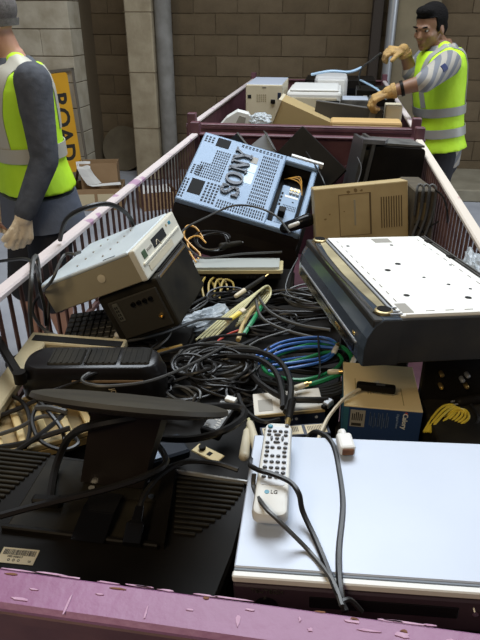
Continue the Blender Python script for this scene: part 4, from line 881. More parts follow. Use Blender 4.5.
MB().loft([[V((-0.185, -0.10, 0.40)), V((-0.183, -0.10, 0.405)), V((-0.183, 0.10, 0.405)), V((-0.185, 0.10, 0.40))], [V((-0.24, -0.12, 0.20)), V((-0.236, -0.12, 0.205)), V((-0.236, 0.12, 0.205)), V((-0.24, 0.12, 0.20))]]).build('flap', m_card, c2)
t = thing('paper_sheet', 'white crumpled paper hanging out of the taller cardboard box', 'paper', (-2.16, 5.33, 0.0), (0, 0, 14))
def sheet(rows, name, m, par, th=0.003):
    top = [[V(p) for p in r] for r in rows]; mb = MB()
    for i in range(len(top) - 1):
        for j in range(len(top[0]) - 1):
            q = [top[i][j], top[i][j + 1], top[i + 1][j + 1], top[i + 1][j]]; mb.bm.faces.new([mb.bm.verts.new(p) for p in q])
    bmesh.ops.remove_doubles(mb.bm, verts=mb.bm.verts, dist=1e-5)
    r = bmesh.ops.solidify(mb.bm, geom=mb.bm.faces[:], thickness=th)
    return mb.build(name, m, par)
sheet([[(-0.19, -0.09, 0.425), (-0.11, -0.10, 0.43), (-0.06, -0.09, 0.425)], [(-0.18, -0.128, 0.37), (-0.10, -0.130, 0.36), (-0.06, -0.128, 0.37)], [(-0.15, -0.135, 0.30), (-0.07, -0.14, 0.29), (-0.03, -0.13, 0.31)], [(-0.10, -0.155, 0.225), (-0.02, -0.16, 0.228), (0.03, -0.15, 0.24)]], 'sheet', m_paper, t)
sheet([[(-0.10, -0.155, 0.225), (-0.05, -0.18, 0.215)], [(0.05, -0.15, 0.235), (0.08, -0.18, 0.222)], [(0.20, -0.13, 0.24), (0.21, -0.17, 0.225)]], 'curled_edge', m_paper, t)
c3 = carton((-1.62, 5.35, 0), 30, 0.34, 0.30, 0.16, 'small cardboard box seen through the bars with a white sheet in it')
t = thing('paper_sheet', 'white paper sheet lying in the small cardboard box behind the bars', 'paper', (-1.62, 5.33, 0.163), (0, 0, 24)); sheet([[(-0.14, -0.13, 0), (0.0, -0.14, 0.01), (0.14, -0.12, 0.0)], [(-0.13, 0.08, 0.03), (0.0, 0.09, 0.01), (0.13, 0.10, 0.02)]], 'sheet', m_paper, t)

# ================================================================== PEOPLE
def hand(mb, wr, d, nrm, side, curl=(25, 35, 25), spread=6, s=1.0, thumb_open=38, r=0.0088):
    """Palm and five jointed fingers; d: wrist to knuckles, nrm: out of the back of the hand, side: toward the thumb."""
    d = V(d).normalized(); nrm = V(nrm); nrm = (nrm - d * nrm.dot(d)).normalized(); th = d.cross(nrm) if d.cross(nrm).dot(V(side)) > 0 else nrm.cross(d)
    wr = V(wr)
    for k in (-1.5, -0.5, 0.5, 1.5):      # metacarpals make a broad flat palm
        a = wr + th * k * 0.011 * s; b = wr + d * 0.085 * s + th * k * 0.0205 * s
        mb.capsule(a, b, 0.014 * s, 0.0125 * s, 10)
    mb.capsule(wr + d * 0.03 * s, wr + d * 0.075 * s, 0.015 * s, 0.015 * s, 10)
    lens = {1.5: (0.040, 0.025, 0.019), 0.5: (0.045, 0.029, 0.021), -0.5: (0.042, 0.026, 0.020), -1.5: (0.032, 0.020, 0.017)}
    for i, k in enumerate((1.5, 0.5, -0.5, -1.5)):
        p = wr + d * (0.088 - 0.006 * abs(k)) * s + th * k * 0.0205 * s; ang = 0; q = (d + th * math.tan(R(spread)) * k * 0.7).normalized()
        for L, c in zip(lens[k], curl):
            ang += c + i * 3
            e = q * math.cos(R(ang)) - nrm * math.sin(R(ang)); p2_ = p + e * L * s
            mb.capsule(p, p2_, r * s, r * 0.9 * s, 8); p = p2_
    p = wr + d * 0.022 * s + th * 0.022 * s; q = (d * math.cos(R(thumb_open)) + th * math.sin(R(thumb_open)))
    for L, c in ((0.036, 8), (0.030, 14), (0.024, 14)):
        q = (q - nrm * math.tan(R(c))).normalized(); p2_ = p + q * L * s; mb.capsule(p, p2_, r * 1.2 * s, r * 1.05 * s, 8); p = p2_

def torso_rings(grow=0.0, zmin=0.80, zmax=1.50, shoulder=1.0, belly=0.0):
    prof = [(0.78, 0.165, 0.115, 0.0), (0.88, 0.178, 0.125, 0.0), (0.95, 0.172, 0.118, 0.0), (1.06, 0.158, 0.112 + belly, 0.0), (1.18, 0.165, 0.118 + belly * .6, 0.005), (1.28, 0.182, 0.126, 0.008), (1.36, 0.195, 0.118, 0.005), (1.415, 0.185, 0.10, 0.0), (1.45, 0.130, 0.082, -0.004), (1.475, 0.075, 0.068, -0.006), (1.50, 0.062, 0.062, -0.004)]
    out = []
    for z, a, b, ox in prof:
        if z < zmin - 1e-6 or z > zmax + 1e-6: continue
        g = grow; out.append((z, a * (shoulder if z > 1.25 else 1) + g, b + g, ox))
    return out
def ring_pts(z, a, b, ox, n=28, e=2.4):
    pts = []
    for k in range(n):
        t = 2 * math.pi * k / n; c, s = math.cos(t), math.sin(t)
        pts.append(V((ox + b * math.copysign(abs(c) ** (2 / e), c), a * math.copysign(abs(s) ** (2 / e), s), z)))
    return pts
def lerp_ring(z, rings):
    for r0, r1 in zip(rings, rings[1:]):
        if r0[0] <= z <= r1[0]:
            t = (z - r0[0]) / (r1[0] - r0[0]); return tuple(r0[i] + (r1[i] - r0[i]) * t for i in range(4))
    return rings[-1]
def head_shapes(mb, c, Rm):
    """Cranium, face, jaw, nose, lips, brow and ears around head centre c; local x is forward."""
    def E_(o, r, rot=(0, 0, 0)): mb.ell(c + Rm @ V(o), r, Rm @ rotm(rot), 20)
    E_((-0.012, 0, 0.032), (0.094, 0.076, 0.088)); E_((0.022, 0, -0.022), (0.070, 0.064, 0.085)); E_((0.040, 0, -0.075), (0.044, 0.044, 0.036))
    E_((0.088, 0, -0.018), (0.016, 0.013, 0.026), (0, -18, 0)); E_((0.098, 0, -0.031), (0.013, 0.016, 0.011))
    E_((0.078, 0, 0.018), (0.018, 0.052, 0.012)); E_((0.083, 0, -0.057), (0.011, 0.025, 0.008)); E_((0.082, 0, -0.067), (0.011, 0.021, 0.008))
    E_((0.073, 0, -0.094), (0.016, 0.020, 0.014))
    for s in (-1, 1):
        E_((0.060, 0.036 * s, -0.025), (0.026, 0.024, 0.022)); E_((-0.008, 0.074 * s, -0.008), (0.020, 0.009, 0.033), (12 * s, 0, 0))
def person(name, label, base, az, lean, headaz, headtilt, skin, arms, hand_args, group=None):
    t = thing(name, label, 'person', base, (0, 0, math.degrees(az)))
    T = Matrix.Translation((0, 0, 0.92)) @ Matrix.Rotation(lean, 4, 'Y') @ Matrix.Translation((0, 0, -0.92))
    W2L = (Matrix.Translation(base) @ Matrix.Rotation(az, 4, 'Z')).inverted()
    return t, T, W2L

def dress(t, T, arms, legs, headc, headR, skin, jersey, hem_m, trouser_m, vest_len, hands, gloves, cap, shorts, sleeve_end, glove_gap=0.0, belly=0.0):
    neck0 = T @ V((-0.004, 0, 1.44))
    # body: one continuous surface with head, arms, legs and hands
    b = MB()
    b.loft([[T @ p for p in ring_pts(*r)] for r in torso_rings(-0.012)])
    b.chain([neck0, headc + headR @ V((-0.025, 0, -0.055))], [0.060, 0.056], 16)
    head_shapes(b, headc, headR)
    for A in arms:
        b.chain(A, [0.055, 0.043, 0.029], 14); b.capsule(A[2], A[2] + (A[2] - A[1]).normalized() * 0.01, 0.026, 0.022)
    for L in legs:
        b.chain(L, [0.085, 0.058, 0.040], 14); b.capsule(L[1] + (L[2] - L[1]) * 0.28 + V((-0.012, 0, 0)), L[1] + (L[2] - L[1]) * 0.5, 0.056, 0.046)
        b.capsule(L[2], L[2] + V((0.13, 0, -0.05)), 0.04, 0.035)
    for A, h in zip(arms, hands): hand(b, A[2], *h[0], **h[1])
    blob(b, 0.0062, 'body', skin, t, 3)
    # jersey and sleeves
    s = MB(); s.loft([[T @ p for p in ring_pts(*r)] for r in torso_rings(0.006, 0.78, 1.48)])
    for A, f in zip(arms, sleeve_end):
        d = A[2] - A[1]; e = A[1] + d * f
        s.chain([A[0], A[1], e] if f > 0 else [A[0], A[1]], [0.074, 0.056, 0.045][:3 if f > 0 else 2], 14)
        for k in (0.35, 0.6, 0.85): s.ell(A[0].lerp(A[1], k), (0.062, 0.062, 0.02), (A[1] - A[0]).to_track_quat('Z', 'Y').to_matrix(), 12)
    jr = blob(s, 0.010, 'jersey', jersey, t, 4)
    # trousers or shorts
    p = MB(); p.loft([[q for q in ring_pts(z, a, bb, 0)] for z, a, bb in ((0.76, 0.165, 0.125), (0.86, 0.178, 0.132), (0.96, 0.176, 0.126), (0.99, 0.168, 0.12))])
    for L in legs:
        if shorts: p.chain([L[0], L[1] + (L[2] - L[1]) * 0.10], [0.105, 0.092], 16)
        else: p.chain([L[0], L[1], L[2] + (L[1] - L[2]) * 0.1], [0.102, 0.080, 0.066], 16)
    blob(p, 0.011, 'shorts' if shorts else 'trousers', trouser_m, t, 3)
    for L in legs:
        bo = MB(); bo.capsule(L[2] + V((-0.02, 0, 0.06)), L[2] + V((-0.02, 0, -0.03)), 0.058, 0.052); bo.capsule(L[2] + V((-0.02, 0, -0.035)), L[2] + V((0.15, 0, -0.045)), 0.05, 0.040)
        blob(bo, 0.009, 'boot', m_boot, t, 2)
    # vest
    vr = torso_rings(0.024, 0.84, 1.46, 0.96, belly); vr = [(0.80 if False else vest_len, 0.215, 0.160 + belly, 0.0)] + [r for r in vr if r[0] > vest_len + 0.03]
    v = MB(); v.loft([[T @ q for q in ring_pts(*r)] for r in vr])
    for sy in (-1, 1): v.capsule(T @ V((0.0, 0.075 * sy, 1.452)), T @ V((0.0, 0.155 * sy, 1.415)), 0.045, 0.042, 12)
    ve = blob(v, 0.010, 'safety_vest', m_hivis, t, 5)
    # gloves follow the hands
    for i, (A, h) in enumerate(zip(arms, hands)):
        g = MB(); kw = dict(h[1]); kw['s'] = kw.get('s', 1) * 1.10; kw['r'] = 0.0125; hand(g, A[2], *h[0], **kw)
        d = (A[2] - A[1]).normalized(); g.capsule(A[2] - d * 0.012, A[2] + d * 0.01, 0.036, 0.033, 14)
        go = blob(g, 0.0045, 'glove', gloves, t, 1)
        ck = MB(); u = d.orthogonal().normalized(); w_ = d.cross(u)
        ck.loft([[A[2] - d * z + (u * math.cos(a) + w_ * math.sin(a)) * r_ for a in [2 * math.pi * k / 16 for k in range(16)]] for z, r_ in ((0.010, 0.040), (0.030, 0.041), (0.033, 0.035), (0.010, 0.033))], closed=True)
        ck.build('cuff', gloves, go, smooth=True)
    # eyes, brows
    for sy in (-1, 1):
        MB().ell(headc + headR @ V((0.0755, 0.030 * sy, 0.004)), (0.0105, 0.012, 0.008), headR, 12).build('eye', m_eye, t, smooth=True)
        MB().ell(headc + headR @ V((0.0855, 0.030 * sy, 0.003)), (0.0035, 0.0055, 0.0055), headR, 10).build('pupil', m_ink, t, smooth=True)
        MB().ell(headc + headR @ V((0.090, 0.031 * sy, 0.023)), (0.006, 0.021, 0.0048), headR @ rotm((8 * sy, 0, 0)), 12).build('eyebrow', m_hair, t, smooth=True)
    return jr, ve, vr

def band(T, vr, z0, z1, grow, tilt=0.0):
    """a closed tape loop round the vest between two heights"""
    r0, r1 = lerp_ring(z0, vr), lerp_ring(z1, vr); rings = []
    for r, g in ((r0, grow), (r1, grow), (r1, grow + 0.004), (r0, grow + 0.004)):
        rings.append([T @ V((p.x, p.y, p.z + tilt * p.y)) for p in ring_pts(r[0], r[1] + g, r[2] + g, r[3], 40)])
    mb = MB(); mb.loft(rings, closed=True); return mb
from mathutils.bvhtree import BVHTree
def tape(vest, pts, width, lift=0.004):
    """a ribbon of tape laid on the vest along a path"""
    me = vest.data; bv = BVHTree.FromPolygons([v.co.copy() for v in me.vertices], [tuple(p.vertices) for p in me.polygons])
    P = []
    for p in spline(pts, 5):
        c, n, i, d = bv.find_nearest(p); P.append((c, n))
    rings = []
    for i, (c, n) in enumerate(P):
        tg = (P[min(i + 1, len(P) - 1)][0] - P[max(i - 1, 0)][0]).normalized(); w_ = n.cross(tg).normalized() * width / 2
        row = []
        for s in (-1, -0.5, 0, 0.5, 1):
            cc, nn, _, _ = bv.find_nearest(c + w_ * s); row.append(cc + nn * lift)
        rings.append(row + [q - n * 0.003 for q in reversed(row)])
    mb = MB(); mb.loft(rings); return mb

# ---- man at the left, walking out of the picture: seen from his left and a little behind
LB = V((-1.290, 2.445, 0)); LAZ = R(226)
t, T, W2L = person('person', 'man in grey cap, yellow vest and dark jersey beyond the left rail, gloved arm hanging', LB, LAZ, R(3), 0, 0, m_skin, None, None)
hc = T @ V((0.045, -0.012, 1.605)); hR = rotm((0, 4, -6))
armsL = [[T @ V((-0.005, 0.205, 1.395)), V((0.030, 0.238, 1.105)), V((0.150, 0.235, 0.895))], [T @ V((0.0, -0.205, 1.395)), V((0.03, -0.265, 1.10)), V((0.10, -0.25, 0.86))]]
legsL = [[V((0, 0.095, 0.88)), V((0.045, 0.105, 0.50)), V((-0.03, 0.11, 0.095))], [V((0, -0.095, 0.88)), V((0.09, -0.10, 0.50)), V((0.08, -0.10, 0.095))]]
hl = [((V((0.22, 0.0, -1)), V((-0.1, 1, 0.1)), V((1, 0, 0))), dict(curl=(26, 34, 26), spread=4, thumb_open=24)), ((V((0.2, 0.05, -1)), V((0.3, -1, 0)), V((1, 0, 0))), dict(curl=(22, 30, 22), spread=5))]
jr, ve, vr = dress(t, T, armsL, legsL, hc, hR, m_skin, m_shirt, None, m_trouser, 0.945, hl, m_glove, True, True, (0.93, 0.93))
band(T, vr, 1.085, 1.145, 0.004).build('reflective_band', m_reflect_w, t, smooth=True)
for sy in (1, -1):
    tape(ve, [T @ V((0.15, 0.105 * sy, 1.12)), T @ V((0.15, 0.115 * sy, 1.25)), T @ V((0.11, 0.130 * sy, 1.37)), T @ V((0.03, 0.135 * sy, 1.47)), T @ V((-0.09, 0.135 * sy, 1.39)), T @ V((-0.13, 0.12 * sy, 1.2))], 0.075).build('shoulder_tape', m_reflect_w, t, smooth=True)
hemr = [[T @ q for q in ring_pts(z, a, b_, 0)] for z, a, b_ in ((0.79, 0.226, 0.172), (0.93, 0.204, 0.152), (0.93, 0.18, 0.13), (0.79, 0.215, 0.16))]
MB().loft(hemr, closed=True).build('jersey_hem', m_shirt_hem, t, smooth=True)
cp_ = MB(); cp_.ell(hc + hR @ V((-0.014, 0, 0.045)), (0.105, 0.088, 0.088), hR, 20)
cpo = blob(cp_, 0.007, 'knit_cap', m_cap, t, 2)
for v in list(cpo.data.vertices):
    q = hR.inverted() @ (v.co - hc)
    lim = 0.012 + 0.14 * max(0, q.x) * 0.5 - 0.02
    if q.z < lim: q.z = lim + (q.z - lim) * 0.10; v.co = hc + hR @ q
br = [[hc + hR @ V((-0.012 + (0.104 + g) * math.cos(a), (0.088 + g) * math.sin(a), z + 0.07 * max(0, 0.1 * math.cos(a)))) for a in [2 * math.pi * k / 28 for k in range(28)]] for z, g in ((-0.022, -0.006), (0.004, 0.0), (0.004, -0.010), (-0.022, -0.012))]
MB().loft(br, closed=True).build('cap_brim', m_cap, t, smooth=True)

# ---- man at the right bin, sorting: turned to his right, looking down
RB = V((0.650, 3.93, 0)); RAZ = R(188)
t, T, W2L = person('person', 'man with short black hair and yellow vest reaching into the rear bin', RB, RAZ, R(7), 0, 0, m_skin2, None, None)
HDR = 1.0
hw = atd(430, 28, 3.40); hc = W2L @ hw
hR = rotm((0, 12, 40))
shL = T @ V((0.015, 0.20, 1.385)); shR = T @ V((0.03, -0.20, 1.385))
elL = W2L @ atd(424, 82, 3.12); wrL = W2L @ atd(390, 92, 3.17)
elR = W2L @ atd(411, 72, 3.56); wrR = W2L @ atd(404, 51, 3.48)
armsR = [[shL, elL, wrL], [shR, elR, wrR]]
legsR = [[V((0, 0.095, 0.88)), V((0.03, 0.11, 0.49)), V((0.0, 0.12, 0.095))], [V((0, -0.095, 0.88)), V((0.04, -0.10, 0.49)), V((0.05, -0.11, 0.095))]]
dL = (wrL - elL).normalized(); dR = V((1, 0.1, 0.05))
hr = [((dL + V((0, 0.0, -0.12)), V((0.1, 0.25, 1)), V((0.2, -1, 0.1))), dict(curl=(38, 48, 36), spread=5, s=0.94)), ((V((1, 0.15, 0.08)), V((0.15, 0.5, 1)), V((0.1, 1, 0.0))), dict(curl=(38, 48, 38), spread=4, s=0.86))]
jr, ve, vr = dress(t, T, armsR, legsR, hc, hR, m_skin2, m_stripe, None, m_trouser, 0.89, hr, m_glove2, False, False, (0.08, 0.10))
for z0, z1, tl in ((1.095, 1.145, 0.0), (0.975, 1.025, 0.0)): band(T, vr, z0, z1, 0.004, tl).build('reflective_band', m_reflect, t, smooth=True)
for sy in (1, -1):
    tape(ve, [T @ V((0.13, 0.115 * sy, 1.15)), T @ V((0.14, 0.11 * sy, 1.30)), T @ V((0.08, 0.12 * sy, 1.42)), T @ V((-0.04, 0.12 * sy, 1.46)), T @ V((-0.13, 0.12 * sy, 1.36)), T @ V((-0.15, 0.115 * sy, 1.15))], 0.04).build('shoulder_tape', m_reflect, t, smooth=True)
# badge on the upper sleeve, bracelet strap
tape(jr, [shL.lerp(elL, 0.30) + V((0.0, 0.08, 0.02)), shL.lerp(elL, 0.46) + V((0.0, 0.08, 0.02))], 0.036, 0.003).build('sleeve_badge', mat('navy_badge', (0.02, 0.03, 0.10), 0.6), t, smooth=True)
MB().cyl(wrL + (elL - wrL).normalized() * 0.055, wrL + (elL - wrL).normalized() * 0.072, 0.041, n=18).build('wrist_strap', m_black, t, smooth=True)
# hair: close crop over the crown and the back, sideburns in front of the ears
hr_ = MB(); hr_.ell(hc + hR @ V((-0.020, 0, 0.046)), (0.100, 0.083, 0.088), hR, 22); hr_.ell(hc + hR @ V((-0.050, 0, -0.005)), (0.064, 0.074, 0.060), hR, 18); hr_.ell(hc + hR @ V((0.045, 0, 0.098)), (0.048, 0.056, 0.030), hR, 14)
for sy in (-1, 1): hr_.ell(hc + hR @ V((0.016, 0.068 * sy, 0.012)), (0.014, 0.010, 0.030), hR, 10)
ho = blob(hr_, 0.006, 'hair', m_hair, t, 2)
for v in ho.data.vertices:
    q = hR.inverted() @ (v.co - hc)
    if q.x > 0.03 and q.z < 0.068: q.z = 0.068 + (q.z - 0.068) * 0.1; v.co = hc + hR @ q

# ================================================================== CABLES
def cable(pts, r, m, label, name='cable', k=6, n=6, cat='cable', group=None):
    P = spline([at(*p) if len(p) == 3 else V(p[0]) for p in pts], k)
    o = MB().tube(P, r, n).build(name, m, smooth=True); return tag(o, label, cat, group)
def coil(c, rx, ry, rz, n, r, m, label, seed=1, jit=0.18, h=0.02, tilt=(0, 0, 0), name='cable_coil', cat='cable', tails=()):
    """one long cable wound n turns, each turn a little different, with loose ends"""
    rd = random.Random(seed); P = []
    base = at(*c) if len(c) == 3 else V(c)
    M = Matrix.Translation(base) @ Euler([R(tilt[0]), R(tilt[1]), R(tilt[2] + rz)]).to_matrix().to_4x4()
    for i in range(n):
        sx, sy = 1 - jit * rd.random(), 1 - jit * rd.random(); ox, oy = rd.uniform(-jit, jit) * rx * .5, rd.uniform(-jit, jit) * ry * .5; oz = h * rd.random()
        for j in range(10):
            a = 2 * math.pi * j / 10
            P.append(M @ V((ox + rx * sx * math.cos(a), oy + ry * sy * math.sin(a), oz + 0.006 * math.sin(2 * a + i))))
    P += [at(*p) for p in tails]
    o = MB().tube(spline(P, 4), r, 6).build(name, m, smooth=True); return tag(o, label, cat)

K = m_rubber; G = m_rubber_grey
# --- thick cables over the monitor
cable([(-8, 518, 1.005), (40, 505, 1.01), (110, 488, 1.02), (150, 474, 1.02), (166, 462, 1.015), (160, 448, 1.0), (150, 440, 0.985)], 0.0052, K, 'thick black cable crossing the back of the flat monitor from the left edge')
cable([(140, 437, 0.985), (190, 439, 1.0), (225, 430, 1.025), (244, 416, 1.03), (237, 407, 1.035), (205, 407, 1.055), (150, 415, 1.105), (95, 425, 1.10), (74, 433, 1.06), (64, 446, 1.01), (55, 470, 0.975), (50, 500, 0.97)], 0.0062, K, 'thick black cable looping over the monitor stand and plugging into the left of its back')
cable([(135, 532, 0.968), (139, 510, 0.985), (146, 492, 0.995), (162, 474, 1.0), (185, 462, 0.99), (215, 463, 0.98), (238, 470, 0.975)], 0.0042, K, 'black mains lead plugged into the middle of the flat monitor')
o = MB().loft([[V((x * q, y * q * .7, z)) for x, y in rrect(-0.013, 0.013, -0.012, 0.012, 0.004)] for z, q in ((0, 1), (0.028, 1), (0.034, 0.6), (0.055, 0.45))]).build('mains_plug', m_black_gloss); tag(o, 'black mains plug seated in the back of the flat monitor', 'plug')
o.matrix_world = Matrix.Translation(at(132, 545, 0.967)) @ (at(139, 512, 0.985) - at(132, 545, 0.967)).to_track_quat('Z', 'Y').to_matrix().to_4x4()
o = MB().span((-0.022, -0.008, 0), (0.022, 0.008, 0.016), 0.003).build('video_plug', m_black); tag(o, 'flat black screw plug on the left of the flat monitor back', 'plug'); o.location = at(48, 505, 0.963); o.rotation_euler = (0, 0, R(4))
# --- cables over the remote and silver recorder
zr = 1.0715
cable([(346, 611, 1.07), (336, 590, 1.075), (318, 545, zr + .002), (303, 512, zr + .014), (299, 494, 1.104), (290, 482, 1.108), (272, 474, 1.110), (256, 469, 1.104), (250, 462, 1.07), (262, 448, 1.05)], 0.0036, K, 'black lead looping over the remote control down to the purple beam')
cable([(342, 606, 1.075), (332, 580, zr + .004), (308, 550, zr + .002), (280, 522, 1.100), (264, 506, 1.102), (254, 488, 1.085), (254, 474, 1.098)], 0.0030, G, 'dark grey lead crossing the lower end of the remote control')
cable([(345, 612, 1.068), (340, 585, 1.074), (339, 550, zr + .001), (343, 505, zr + .001), (339, 470, zr + .001), (334, 447, zr + .002), (326, 436, zr + .002), (314, 432, 1.068), (306, 440, 1.04)], 0.0038, K, 'black lead running up the silver recorder past the white adapter')
cable([(340, 603, 1.074), (350, 600, 1.072), (362, 612, 1.06)], 0.0030, K, 'short black lead end hooked over the purple beam')
t = thing('adapter_plug', 'white video adapter plug lying on the rear edge of the silver recorder', 'adapter')
pose(t, at(335, 441, 1.076), at(355, 453, 1.076) if False else at(339, 454, 1.076), at(350, 437, 1.076))
MB().span((0, 0, 0), (0.034, 0.022, 0.016), 0.004, 2).build('shell', m_white_plastic, t); MB().span((0.032, 0.003, 0.003), (0.036, 0.019, 0.013), 0.001).build('metal_end', m_rust, t); MB().cyl((-0.010, 0.011, 0.008), (0.002, 0.011, 0.008), 0.006, n=12).build('boot', m_white_plastic, t)
cable([(378, 382, 0.99), (362, 388, 0.995), (345, 398, 0.992), (330, 415, 0.985), (322, 430, 0.98), (318, 440, 0.98)], 0.0035, m_white_cable, 'off white lead from the socket plug past the blue sided carton')
# --- antenna like dark coils in the middle: pairs and coils
coil((215, 368, 0.905), 0.098, 0.078, 20, 14, 0.0033, G, 'grey black cable coil with many turns in the middle of the heap', 3, 0.30, 0.03, tails=((250, 345, 0.93), (290, 330, 0.92)))
coil((222, 376, 0.925), 0.080, 0.070, -30, 9, 0.0028, K, 'thin black cable coil lying on the grey black coil', 5, 0.35, 0.03, tails=((200, 398, 0.93), (170, 400, 0.93)))
coil((197, 372, 0.935), 0.050, 0.040, 0, 4, 0.0036, K, 'black mains cable coil left of the many turned grey coil', 9, 0.3, 0.02, tails=((160, 385, 0.94), (110, 388, 0.97)))
coil((300, 312, 0.875), 0.125, 0.062, 12, 15, 0.0038, K, 'wide black cable coil reaching under the upturned recorder', 11, 0.28, 0.03, tails=((240, 345, 0.90), (230, 370, 0.92)))
coil((314, 302, 0.900), 0.090, 0.048, -8, 7, 0.0030, G, 'dark grey cable coil lying on the wide black coil', 12, 0.3, 0.03)
coil((308, 362, 0.915), 0.100, 0.050, 8, 6, 0.0044, K, 'black coil under the blue and green cables', 13, 0.22, 0.03, tails=((355, 378, 0.94), (372, 372, 0.95)))
cable([(262, 362, 0.945), (285, 352, 0.955), (310, 345, 0.955), (332, 344, 0.955), (346, 350, 0.955), (352, 360, 0.955), (345, 371, 0.958), (325, 380, 0.958), (305, 386, 0.955), (296, 388, 0.955)], 0.0052, m_green_cable, 'thick green video cable looped beside the upturned recorder')
cable([(270, 368, 0.940), (300, 360, 0.950), (330, 352, 0.955), (342, 360, 0.95), (330, 372, 0.952), (300, 380, 0.95), (270, 374, 0.945), (262, 366, 0.94)], 0.0042, m_green_cable, 'second green video cable tucked inside the thick green loop')
for i, (dz, dy, lab) in enumerate(((0.0, 0, 'uppermost'), (0.006, 4, 'middle'), (0.010, 9, 'lowest'))):
    cable([(256, 356 + dy, 0.94 + dz), (280, 343 + dy, 0.95 + dz), (305, 338 + dy, 0.955 + dz), (325, 338 + dy, 0.955 + dz), (336, 344 + dy * .6, 0.955 + dz), (325, 354 + dy * .7, 0.95 + dz), (298, 358 + dy, 0.945 + dz), (268, 362 + dy, 0.94 + dz)], 0.0033, m_blue_cable, 'blue network cable loop among the green cables, %s of three' % lab, group='blue network cables')
for i, (a, b, lab) in enumerate((((296, 388), (312, 382), 'on the left'), ((330, 372), (352, 371), 'pointing right'), ((334, 352), (340, 341), 'standing upright'), ((352, 364), (356, 355), 'beside the black casing'))):
    t = thing('cable_plug', 'brass and cream video plug at the green cables, %s' % lab, 'plug', group='video plugs of the green cables')
    A, B = at(*a, 0.965), at(*b, 0.972); d = (B - A).normalized()
    MB().capsule(A, A + d * 0.016, 0.0062, 0.0058, 10).build('sleeve', m_white_cable if i < 2 else m_white_plastic, t, smooth=True); MB().cyl(A + d * 0.016, A + d * 0.026, 0.0052, n=12).build('collar', m_brass, t, smooth=True); MB().cyl(A + d * 0.026, A + d * 0.034, 0.0018, n=8).build('pin', m_brass, t)
cable([(318, 336, 0.965), (319, 352, 0.972), (320, 372, 0.968), (316, 385, 0.95)], 0.0022, K, 'black cable tie strap across the blue and green cables', cat='strap', name='cable_tie')
# --- cream network cables with yellow plugs
for i in range(5):
    dx = i * 5
    cable([(196 + dx, 340 - i, 0.905), (222 + dx * .8, 318 - i, 0.915 + .004 * i), (246 + dx * .6, 300 - i * 2, 0.925 + .005 * i), (262 + dx * .3, 290 - i, 0.925 + .004 * i), (266 + dx * .2, 288 + i * 2, 0.92), (254, 302 + i * 3, 0.91), (240 - dx * .2, 318 + i * 2, 0.905)], 0.0030, m_cream_cable, 'cream network cable rising from the clear bag, %s strand' % ('lowest', 'second', 'middle', 'fourth', 'topmost')[i], group='cream network cables')
cable([(238, 340, 0.91), (243, 325, 0.915), (252, 310, 0.92), (262, 303, 0.92)], 0.006, mat('tan_flat_cable', (0.45, 0.33, 0.13), 0.5), 'tan flat cable dropping from the yellow plug')
cable([(244, 334, 0.91), (252, 322, 0.92), (258, 312, 0.92), (262, 306, 0.92)], 0.006, m_green_cable, 'short green cable behind the yellow plug')
cable([(212, 346, 0.905), (225, 336, 0.905), (240, 330, 0.91), (256, 327, 0.905)], 0.0028, m_red_cable, 'thin red wire in front of the yellow plug')
t = thing('network_plug', 'yellow and clear network plug on the cream cables', 'plug'); pose(t, at(232, 322, 0.925), at(250, 310, 0.935), at(228, 315, 0.93))
MB().span((0, 0, 0), (0.040, 0.014, 0.010), 0.003).build('body', m_yellow_cable, t); MB().span((0.038, -0.002, -0.001), (0.055, 0.014, 0.011), 0.002).build('clear_end', m_white_cable, t); MB().span((-0.012, 0.001, 0.001), (0.002, 0.013, 0.009), 0.002).build('strain_relief', m_white_cable, t)
t = thing('jack_plug', 'slim black plug with cream sleeve pointing up beside the slim player', 'plug'); A, B = at(236, 296, 0.935), at(266, 276, 0.955); d = (B - A).normalized(); L_ = (B - A).length
MB().capsule(A, A + d * L_ * .28, 0.006, 0.007, 10).build('sleeve', m_white_cable, t, smooth=True); MB().capsule(A + d * L_ * .30, A + d * L_ * .92, 0.0075, 0.006, 10).build('grip', m_black_dusty, t, smooth=True); MB().cyl(A + d * L_ * .9, A + d * L_ * 1.08, 0.0022, n=8).build('pin', m_brass, t)
# --- orange and yellow wires
cable([(203, 238, 0.925), (196, 228, 0.95), (187, 226, 0.955), (184, 236, 0.94), (192, 246, 0.92), (200, 254, 0.90), (198, 259, 0.89)], 0.0035, m_orange_cable, 'orange cable looped at the end of the pale computer')
cable([(206, 243, 0.92), (198, 236, 0.935), (188, 240, 0.93), (190, 252, 0.91), (196, 262, 0.895)], 0.0032, m_orange_cable, 'second orange cable just inside the first orange loop')
for i in range(4):
    cable([(204 + i * 5, 298 + i, 0.86), (202 + i * 7, 284 - i, 0.88), (208 + i * 8, 276 + i * 2, 0.875), (216 + i * 6, 290, 0.86)], 0.0035, mat('olive_yellow_cable', (0.36, 0.25, 0.05), 0.5), 'olive yellow wire in the shadow below the slim player, %s' % ('leftmost', 'second from left', 'third from left', 'rightmost')[i], group='olive wires below the player')
